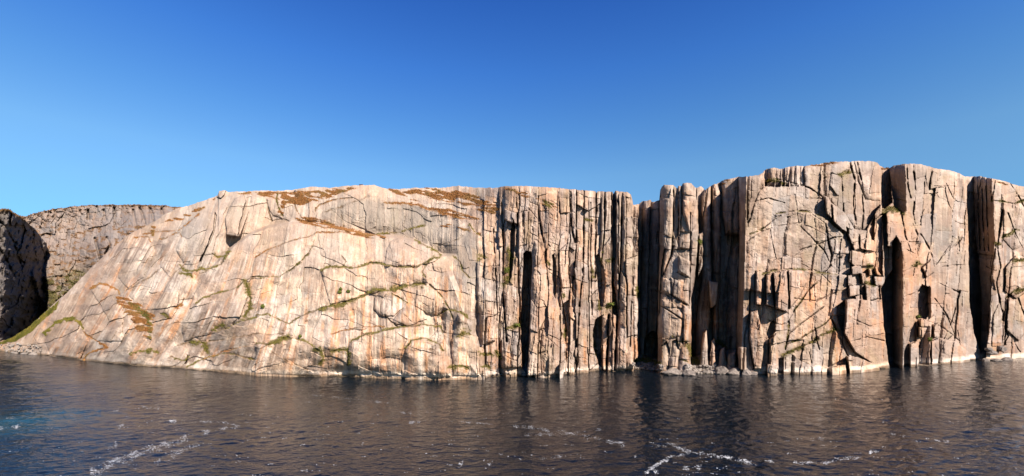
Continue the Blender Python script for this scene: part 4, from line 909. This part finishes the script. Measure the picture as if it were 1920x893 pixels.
tufts('moor_grass', R, R.moor, 24000, .36, M_MOOR, 'rust orange moor grass along the top of the pale dome', seed=4)
tufts('ledge_grass', R, R.veg, 24000, .38, M_GREEN, 'green and yellow grass growing on ledges of the cliffs', seed=5)
tufts('hill_grass', H, H.moor, 3500, .6, M_HILLGRASS, 'brown grass between the outcrops of the distant hill', seed=6)
tufts('valley_grass', H, H.veg, 1800, .6, M_VALLEY, 'green grass in the valley below the distant hill', seed=8)
tufts('headland_grass', G, G.moor, 700, .6, M_HILLGRASS, 'brown grass on the brow of the left headland', seed=9)

def surf(px, py):
    c = int(np.argmin(np.abs(R.cx - px))); r_ = int(np.argmin(np.abs(R.PY[:, c] - py)))
    return R.P[r_, c]

def shrub(px, py, w_px, h_px, label):
    b = surf(px, py); k = b[1] / F_PX
    wd, ht = w_px * k * .5, h_px * k
    root = bpy.data.objects.new('shrub', None); COL.objects.link(root); root.location = b
    tag(root, label, 'shrub', 'green shrubs growing on the cliff ledges')
    r = np.random.default_rng(int(px * 7 + py))
    V = []; Fc = []
    for i in range(5):                                   # stems
        a = r.random() * 6.28; tip = np.array([math.cos(a) * wd * .6, math.sin(a) * wd * .5 - .3, ht * (.6 + .35 * r.random())])
        base = np.array([0, 0, -.2]); rad = .07
        for j in range(3):
            q = np.array([math.cos(j * 2.1) * rad, math.sin(j * 2.1) * rad, 0]); V.append(base + q)
        V.append(tip); n0 = len(V) - 4
        Fc += [(n0, n0 + 1, n0 + 3), (n0 + 1, n0 + 2, n0 + 3), (n0 + 2, n0, n0 + 3)]
    org = np.array(b)
    o = mesh_from('stem', np.array(V) + org, Fc, M_STEM, parent=root, origin=org)
    n = 260
    d = r.normal(0, 1, (n, 3)); d /= np.linalg.norm(d, axis=1)[:, None]
    rad = (.35 + .75 * r.random(n) ** .5) * (1 + .35 * np.sin(d[:, 0] * 5 + px) * np.cos(d[:, 2] * 4))
    cpos = d * rad[:, None] * np.array([wd, wd * .7, ht * .5]) + np.array([0, -.35, ht * .52])
    s = .22 + .22 * r.random((n, 1))
    e1 = r.normal(0, 1, (n, 3)); e1 /= np.linalg.norm(e1, axis=1)[:, None]
    e2 = np.cross(e1, d); e2 /= np.linalg.norm(e2, axis=1)[:, None] + 1e-6
    vv = np.stack([cpos - e1 * s, cpos + e2 * s * .6, cpos + e1 * s, cpos - e2 * s * .6], 1).reshape(-1, 3)
    mesh_from('crown', vv + org, np.arange(4 * n).reshape(-1, 4), M_LEAF, parent=root, origin=org)
    return root
for a in [(957, 488, 7, 12, 'narrow green shrub high in the groove left of the dark slot'), (950, 512, 9, 10, 'broad yellow-green shrub lower in the groove left of the dark slot'),
          (968, 613, 14, 6, 'bright green shrub spread over the square pillar top beside the slot'), (639, 546, 5, 6, 'small round bush on the pale dome above the green ledge'),
          (637, 551, 6, 5, 'low dark green bush at the left end of a dome ledge'), (654, 549, 6, 5, 'lone dark bush beside the long green dome ledge'),
          (1148, 489, 8, 7, 'green shrub on a column ledge left of the pink column'), (1196, 556, 6, 8, 'green shrub at the rim of the dark cleft'),
          (1312, 459, 6, 9, 'yellow-green shrub on the right side of the rock tower'), (1632, 499, 7, 9, 'small conical shrub standing on the stepped blocks'),
          (1720, 597, 9, 6, 'green shrub on top of the stair blocks near the right cleft'), (1742, 640, 7, 7, 'green shrub in the shaded notch of the right wall'),
          (563, 633, 5, 5, 'small shrub beside a dark hollow low on the dome'), (1145, 573, 13, 5, 'wide low shrub above the round-topped pillar'), (493, 578, 6, 7, 'dark shrub in a dome crack above the shore')]:
    shrub(*a)

# ================================================================== stones
def stone_mesh(name, seed, mat, flat=1.0):
    r = np.random.default_rng(seed)
    import bmesh
    bm = bmesh.new(); bmesh.ops.create_icosphere(bm, subdivisions=3 if name == 'boulder' else 2, radius=1.0)
    co = np.array([v.co[:] for v in bm.verts])
    for i in range(14):
        nrm = r.normal(0, 1, 3); nrm /= np.linalg.norm(nrm); lim = .5 + .3 * r.random()
        ex = (co @ nrm) - lim
        co = co - np.where(ex > 0, ex, 0)[:, None] * nrm * .92
    co *= np.array([1, .8 + .2 * r.random(), (.6 + .3 * r.random()) * flat])
    co += r.normal(0, .02, co.shape)
    for v, c in zip(bm.verts, co): v.co = c
    me = bpy.data.meshes.new(name); bm.to_mesh(me); bm.free(); me.materials.append(mat)
    return me
SM = [stone_mesh('beach_stone', 300 + i, M_STONE) for i in range(8)]
BM = [stone_mesh('boulder', 400 + i, M_BOULDER) for i in range(8)]
sr = random.Random(5)
def put_stone(me, p, size, label, cat, group, name, stretch=(1, 1, 1), rz=None):
    o = bpy.data.objects.new(name, me); COL.objects.link(o)
    o.location = (p[0], p[1], p[2] + size * stretch[2] * .22)
    o.rotation_euler = (sr.uniform(-.3, .3), sr.uniform(-.3, .3), sr.uniform(0, 6.28) if rz is None else rz)
    o.scale = (size * stretch[0], size * stretch[1], size * stretch[2])
    tag(o, label, cat, group)
def shore_pt(px, py, z=0.0):
    Yv = F_PX * (CAM_H - z) / (py - HOR)
    return np.array([(px - 960) / F_PX * Yv, Yv, z])
def scatter(n, xa, xb, top_fn, bot_fn, smin, smax, label, group, on_surface=True):
    for i in range(n):
        px = sr.uniform(xa, xb); a = sr.random() ** .8
        py = bot_fn(px) * a + top_fn(px) * (1 - a)
        p = surf(px, min(py, np.interp(px, R.cx, R.foot) - .6)) if on_surface else shore_pt(px, py)
        p = p + np.array([0, -.4, 0])
        put_stone(sr.choice(SM), p, sr.uniform(smin, smax), label, 'stone', group, 'beach_stone')
ft = lambda d: (lambda px: float(np.interp(px, R.cx, R.foot)) + d)
scatter(110, 1186, 1242, ft(-12), ft(-1), .4, 1.3, 'pale angular stone on the small beach below the dark cave', 'pale stones on the beach below the cave')
scatter(130, 1286, 1340, ft(-15), ft(-1), .45, 1.5, 'pale angular stone in the pile at the foot of the dark recess', 'pale stones at the foot of the recess')
scatter(60, 0, 80, ft(-16), ft(-1), .4, 1.3, 'pale rubble stone at the water below the left slope', 'pale rubble along the left shore')
scatter(16, 922, 988, ft(-5), ft(-1), .4, 1.0, 'grey stone at the water below the dark slot', 'stones below the dark slot')
for px, py, sz, stc, lb in [
        (1256, 694, 3.6, (1.5, 1, .8), 'big grey wedge boulder at the water below the rock tower'), (1246, 697, 1.6, (1, 1, .8), 'small dark boulder left of the grey wedge boulder'),
        (1272, 697, 2.0, (1.2, 1, .8), 'flat boulder just right of the grey wedge boulder'), (1290, 692, 3.0, (1.3, 1, 1), 'pinkish boulder beside the green grass below the tower'),
        (1284, 699, 1.6, (1.3, 1, .7), 'low boulder at the water left of the pale stone pile'), (1348, 694, 3.2, (1.1, 1, 1.1), 'rounded dark boulder right of the pale stone pile'),
        (1372, 697, 3.6, (1.6, 1, .75), 'long sloping boulder at the foot of the lit block'), (1358, 699, 1.7, (1.2, 1, .7), 'small wet boulder between two larger ones below the recess'),
        (1397, 698, 2.6, (1, 1, 1.1), 'pointed boulder at the foot of the buttress'), (1409, 700, 2.0, (1.2, 1, .8), 'low boulder beside the pointed one below the buttress'),
        (1845, 668, 2.2, (1.4, 1, .8), 'dark boulder at the water left of the last buttress'), (1836, 672, 1.6, (1.3, 1, .7), 'small flat boulder nearest the water below the big shadow'),
        (1856, 662, 2.4, (1.2, 1, .9), 'broken boulder piled against the last buttress'), (1864, 666, 2.2, (1.4, 1, .8), 'pale boulder right of the broken pile'),
        (1872, 655, 2.6, (1, 1, 1.2), 'upright boulder leaning on the last buttress'), (1882, 666, 2.2, (1.6, 1, .7), 'long low boulder at the foot of the last buttress'), (1850, 656, 1.8, (1, 1, 1), 'small boulder high on the pile under the big shadow'),
        (66, 655, 2.4, (1.5, 1, .7), 'big pale block on the left rubble shore'), (50, 655, 2.2, (1.5, 1, .7), 'pale slab block among the left rubble'), (30, 653, 2.2, (1.6, 1, .7), 'pale block farthest left on the rubble shore')]:
    f_ = float(np.interp(px, R.cx, R.foot))
    p = surf(px, min(py, f_ - 1))
    if py > f_ - 9:
        p = min((surf(px + dx, f_ - 2.0) for dx in (-6, -3, 0, 3, 6)), key=lambda q: q[1]); p = np.array([(px - 960) / F_PX * p[1], p[1], 0.1])
    p = p + np.array([0, -sz * .55, -.1])
    k = F_PX * 0 + 1
    put_stone(sr.choice(BM if px > 100 else SM), p, sz * 1.0, lb, 'boulder', 'boulders along the foot of the cliff', 'boulder', stc, rz=sr.uniform(-.4, .4))
p = surf(554, 359.5)
put_stone(stone_mesh('boulder', 777, M_DARKROCK), p, 1.0, 'dark purple boulder on the orange moor near the skyline', 'boulder', None, 'boulder')

# ================================================================== hut on the skyline
hp = surf(675, 349)
hut = bpy.data.objects.new('hut', None); COL.objects.link(hut); hut.location = hp + np.array([0, 2.0, 0.1])
tag(hut, 'tiny dark hut on the skyline above the pale dome', 'hut')
def box(name, x0, x1, y0, y1, z0, z1, mat, parent):
    v = [(x, y, z) for z in (z0, z1) for y in (y0, y1) for x in (x0, x1)]
    f = [(0, 2, 3, 1), (4, 5, 7, 6), (0, 1, 5, 4), (2, 6, 7, 3), (0, 4, 6, 2), (1, 3, 7, 5)]
    return mesh_from(name, np.array(v) + np.array(parent.location), f, mat, parent=parent, origin=np.array(parent.location))
box('wall', -.95, .95, -.8, .8, -1.2, .95, M_WALL, hut)
gv = np.array([(-1.1, -1.0, .97), (1.1, -1.0, .97), (1.1, 1.0, .97), (-1.1, 1.0, .97), (-1.1, 0, 1.55), (1.1, 0, 1.55)]) + np.array(hut.location)
mesh_from('roof', gv, [(0, 1, 5, 4), (2, 3, 4, 5), (0, 4, 3, 3), (1, 2, 5, 5)][:2], M_ROOF, parent=hut, origin=np.array(hut.location))
mesh_from('gable', gv, [(0, 4, 3), (1, 2, 5)], M_WALL, parent=hut, origin=np.array(hut.location))
box('door', -.35, .25, -.86, -.803, -1.0, .7, M_ROOF, hut)

# ================================================================== sea
def swell(x, y):
    """wind ripples: height of the water at a point"""
    d = 3.0 * (fbm(x / 23, y / 23, 141, 2))
    u = x * .93 + y * .36 + d; v = -x * .36 + y * .93 + d
    u2 = x * .88 - y * .47; v2 = x * .47 + y * .88 + d
    a = 1 - np.abs(fbm(u / 5.2, v / 2.7, 142, 3)) * 1.6
    b = fbm(u2 / 2.6, v2 / 1.5, 143, 3)
    lane = .55 + .45 * sstep(-.3, .3, fbm(x / 60, y / 34, 144, 3))
    inside = sstep(62, 75, y) * sstep(425, 400, np.abs(x)) * sstep(350, 330, y)
    return (.24 * (a - .6) + .14 * b) * lane * inside

def sea():
    m, nt, b = new_mat('sea_water')
    geo = nt.nodes.new('ShaderNodeNewGeometry')
    b.inputs['Roughness'].default_value = 0.06
    b.inputs['IOR'].default_value = 1.333
    # turquoise churned water at the far left foreground, deep water elsewhere
    q = shore_pt(0, 800)
    vd = nt.nodes.new('ShaderNodeVectorMath'); vd.operation = 'DISTANCE'
    mp0 = nt.nodes.new('ShaderNodeMapping'); mp0.vector_type = 'POINT'
    nt.links.new(geo.outputs['Position'], mp0.inputs['Vector'])
    nt.links.new(mp0.outputs[0], vd.inputs[0]); vd.inputs[1].default_value = (q[0] - 4, q[1], 0)
    nz0 = tex_noise(nt, geo.outputs['Position'], .08, 3)
    ad = nt.nodes.new('ShaderNodeMath'); ad.operation = 'MULTIPLY_ADD'; ad.inputs[1].default_value = 22; nt.links.new(nz0.outputs['Fac'], ad.inputs[0]); nt.links.new(vd.outputs['Value'], ad.inputs[2])
    mr = nt.nodes.new('ShaderNodeMapRange'); mr.inputs['From Min'].default_value = 8; mr.inputs['From Max'].default_value = 36; nt.links.new(ad.outputs[0], mr.inputs['Value'])
    cr = ramp(nt, mr.outputs[0], [(0, (.006, .040, .055)), (1, (.003, .005, .008))])
    nt.links.new(cr.outputs[0], b.inputs['Base Color'])
    def wave(rot, sx, sy, scale, detail, rough=.55):
        mp = nt.nodes.new('ShaderNodeMapping'); mp.inputs['Rotation'].default_value = (0, 0, math.radians(rot)); mp.inputs['Scale'].default_value = (sx, sy, 1)
        nt.links.new(geo.outputs['Position'], mp.inputs['Vector'])
        return tex_noise(nt, mp.outputs[0], scale, detail, rough)
    w1 = wave(22, .5, 1.0, .36, 4, .6); w2 = wave(-18, .65, 1.0, 1.3, 3); w3 = wave(35, 1, 1, .035, 2)
    h1 = nt.nodes.new('ShaderNodeMath'); h1.operation = 'MULTIPLY_ADD'; h1.inputs[1].default_value = .36
    nt.links.new(w2.outputs['Fac'], h1.inputs[0]); nt.links.new(w1.outputs['Fac'], h1.inputs[2])
    # calmer and rougher lanes
    mr2 = nt.nodes.new('ShaderNodeMapRange'); mr2.inputs['From Min'].default_value = .35; mr2.inputs['From Max'].default_value = .65; mr2.inputs['To Min'].default_value = .55; mr2.inputs['To Max'].default_value = 1.0
    nt.links.new(w3.outputs['Fac'], mr2.inputs['Value'])
    h2 = nt.nodes.new('ShaderNodeMath'); h2.operation = 'MULTIPLY'; nt.links.new(h1.outputs[0], h2.inputs[0]); nt.links.new(mr2.outputs[0], h2.inputs[1])
    bp = nt.nodes.new('ShaderNodeBump'); bp.inputs['Strength'].default_value = 1.0; bp.inputs['Distance'].default_value = .5
    nt.links.new(h2.outputs[0], bp.inputs['Height']); nt.links.new(bp.outputs[0], b.inputs['Normal'])
    ys = [-6000, -800, -100, 0, 40, 60]; y = 70.0
    while y < 345: ys.append(y); y += max(.24, y * y / (F_PX * CAM_H) * 1.0)
    ys += [350, 420, 700, 1500, 6000]
    h = [0.0]
    while h[-1] < 430: h.append(h[-1] + (.40 if h[-1] < 115 else .8))
    h += [480, 800, 2000, 6000]
    xs = np.array([-q for q in reversed(h[1:])] + h)
    XX, YY = np.meshgrid(xs, np.array(ys))
    ZZ = swell(XX, YY)
    n, m_ = XX.shape
    idx = np.arange(n * m_).reshape(n, m_)
    q = np.stack([idx[:-1, :-1], idx[:-1, 1:], idx[1:, 1:], idx[1:, :-1]], -1).reshape(-1, 4)
    o = mesh_from('sea', np.stack([XX, YY, ZZ], -1).reshape(-1, 3), q, m, centre=False, smooth=True)
    tag(o, 'dark rippled fjord water reflecting the brown cliffs', kind='structure')
sea()

# foam: thin rafts of bubbles lying on the water
fv, ff = [], []
fr = random.Random(11)
def flake(x, y, a, b_, th):
    n = fr.choice((5, 6, 7)); i0 = len(fv)
    z = .02 + fr.random() * .03
    for i in range(n):
        t = 6.283 * i / n; k = fr.uniform(.6, 1.1)
        u_, w_ = math.cos(t) * a * k, math.sin(t) * b_ * k
        fv.append((x + u_ * math.cos(th) - w_ * math.sin(th), y + u_ * math.sin(th) + w_ * math.cos(th), z))
    for i in range(1, n - 1): ff.append((i0, i0 + i, i0 + i + 1))
FOAM = [([(170, 888), (230, 862), (280, 845), (330, 830), (348, 822)], 5.0, 520, 1.0), ([(290, 868), (340, 845), (375, 832)], 5, 160, .8), ([(378, 812), (420, 803), (442, 800)], 2.2, 90, .8), ([(258, 762), (300, 767)], 1.2, 60, .8),
        ([(312, 792), (345, 791)], 1.8, 70, .9), ([(358, 790), (412, 791)], 1.4, 60, .8), ([(405, 788), (450, 800)], 1.8, 50, .7), ([(210, 772), (225, 771)], 1, 20, .7), ([(216, 803), (232, 799)], 2, 30, .9), ([(300, 756), (280, 765)], 1, 14, .6),
        ([(200, 845), (220, 835)], 2.5, 30, .7), ([(330, 807), (345, 805)], 1.4, 25, .8), ([(580, 741), (640, 747), (728, 757)], 1.2, 150, .7), ([(510, 730), (530, 731)], .8, 18, .6), ([(748, 772), (778, 777)], 1.8, 60, .7), ([(768, 794), (812, 790)], 1.6, 60, .7),
        ([(835, 786), (875, 793), (925, 795)], 1.2, 80, .7), ([(960, 797), (1000, 803), (1035, 810), (1060, 808)], 1.5, 110, .8), ([(985, 816), (1040, 815), (1085, 812)], 1.6, 90, .7), ([(1060, 812), (1110, 821), (1140, 828), (1172, 833)], 1.8, 110, .9), ([(1120, 805), (1132, 807)], 1.2, 20, .7),
        ([(1224, 835), (1255, 834), (1275, 838), (1290, 848), (1262, 857), (1240, 865), (1212, 885)], 2.4, 260, 1.0), ([(1285, 846), (1330, 853), (1380, 862), (1418, 872)], 2.2, 160, 1.0), ([(1400, 862), (1450, 866)], 2, 50, .8), ([(1490, 868), (1540, 868), (1575, 862), (1612, 858)], 2.2, 130, 1), ([(1630, 850), (1650, 845), (1658, 838)], 1.6, 50, .8),
        ([(1735, 822), (1785, 829)], 1.6, 50, .8), ([(1670, 813), (1695, 819)], 1, 18, .7), ([(0, 806), (15, 801), (38, 802)], 3, 90, 1), ([(10, 790), (30, 785)], 3, 30, .7), ([(530, 822), (545, 820)], 1, 16, .8), ([(860, 876), (868, 868)], 2.4, 22, .9), ([(1535, 822), (1545, 825)], 1.2, 16, .7), ([(1280, 880), (1315, 877)], 1.8, 36, .8), ([(1220, 880), (1235, 888)], 3, 34, .8), ([(915, 876), (922, 868)], 2, 16, .8), ([(1010, 700 + 160), (1090, 852)], 2, 24, .7)]
for pts, wpx, n, sz in FOAM:
    seg = [math.dist(a, b_) for a, b_ in zip(pts[:-1], pts[1:])]; tot = sum(seg)
    strands = [(fr.uniform(-1.3, 1.3), fr.uniform(7, 16), fr.uniform(0, 6)) for _ in range(2 + int(wpx * 1.2))]
    cl = [fr.random() for _ in range(max(3, int(tot / 9)))]           # foam gathers in clumps
    for i in range(int(n * (3.4 if wpx > 2.3 else 4.5))):
        q = min(max(fr.choice(cl) + fr.gauss(0, .035), 0), .999) * tot if fr.random() < .8 else fr.random() * tot
        for (a, b_), l in zip(zip(pts[:-1], pts[1:]), seg):
            if q <= l:
                px = a[0] + (b_[0] - a[0]) * q / l; py = a[1] + (b_[1] - a[1]) * q / l; break
            q -= l
        st_ = fr.choice(strands)
        off_ = st_[0] * wpx + math.sin(px / st_[1] + st_[2]) * wpx * .55
        if math.sin(px / (st_[1] * .37) + st_[2] * 3) + fr.gauss(0, .5) < -.1: continue
        p_ = shore_pt(px + fr.gauss(0, 1.5), py + off_ + fr.gauss(0, .22 * wpx + .5))
        s_ = sz * fr.uniform(.025, .07) * fr.uniform(.4, 1.4)
        flake(p_[0], p_[1], s_ * fr.uniform(1.5, 4), s_, fr.uniform(-.7, .7))
for i in range(260):                                                   # stray whitecaps
    px = fr.uniform(0, 1920); py = fr.uniform(740, 893)
    p_ = shore_pt(px, py)
    for k in range(fr.randint(1, 4)):
        flake(p_[0] + fr.gauss(0, .5), p_[1] + fr.gauss(0, .2), fr.uniform(.06, .22), fr.uniform(.04, .09), fr.uniform(-.4, .4))
fv = np.array(fv); fv[:, 2] += swell(fv[:, 0], fv[:, 1]) + .02
fo = mesh_from('sea_foam', fv, ff, M_FOAM, centre=False)
tag(fo, 'broken white foam streaks floating on the dark water', 'foam', kind='stuff')
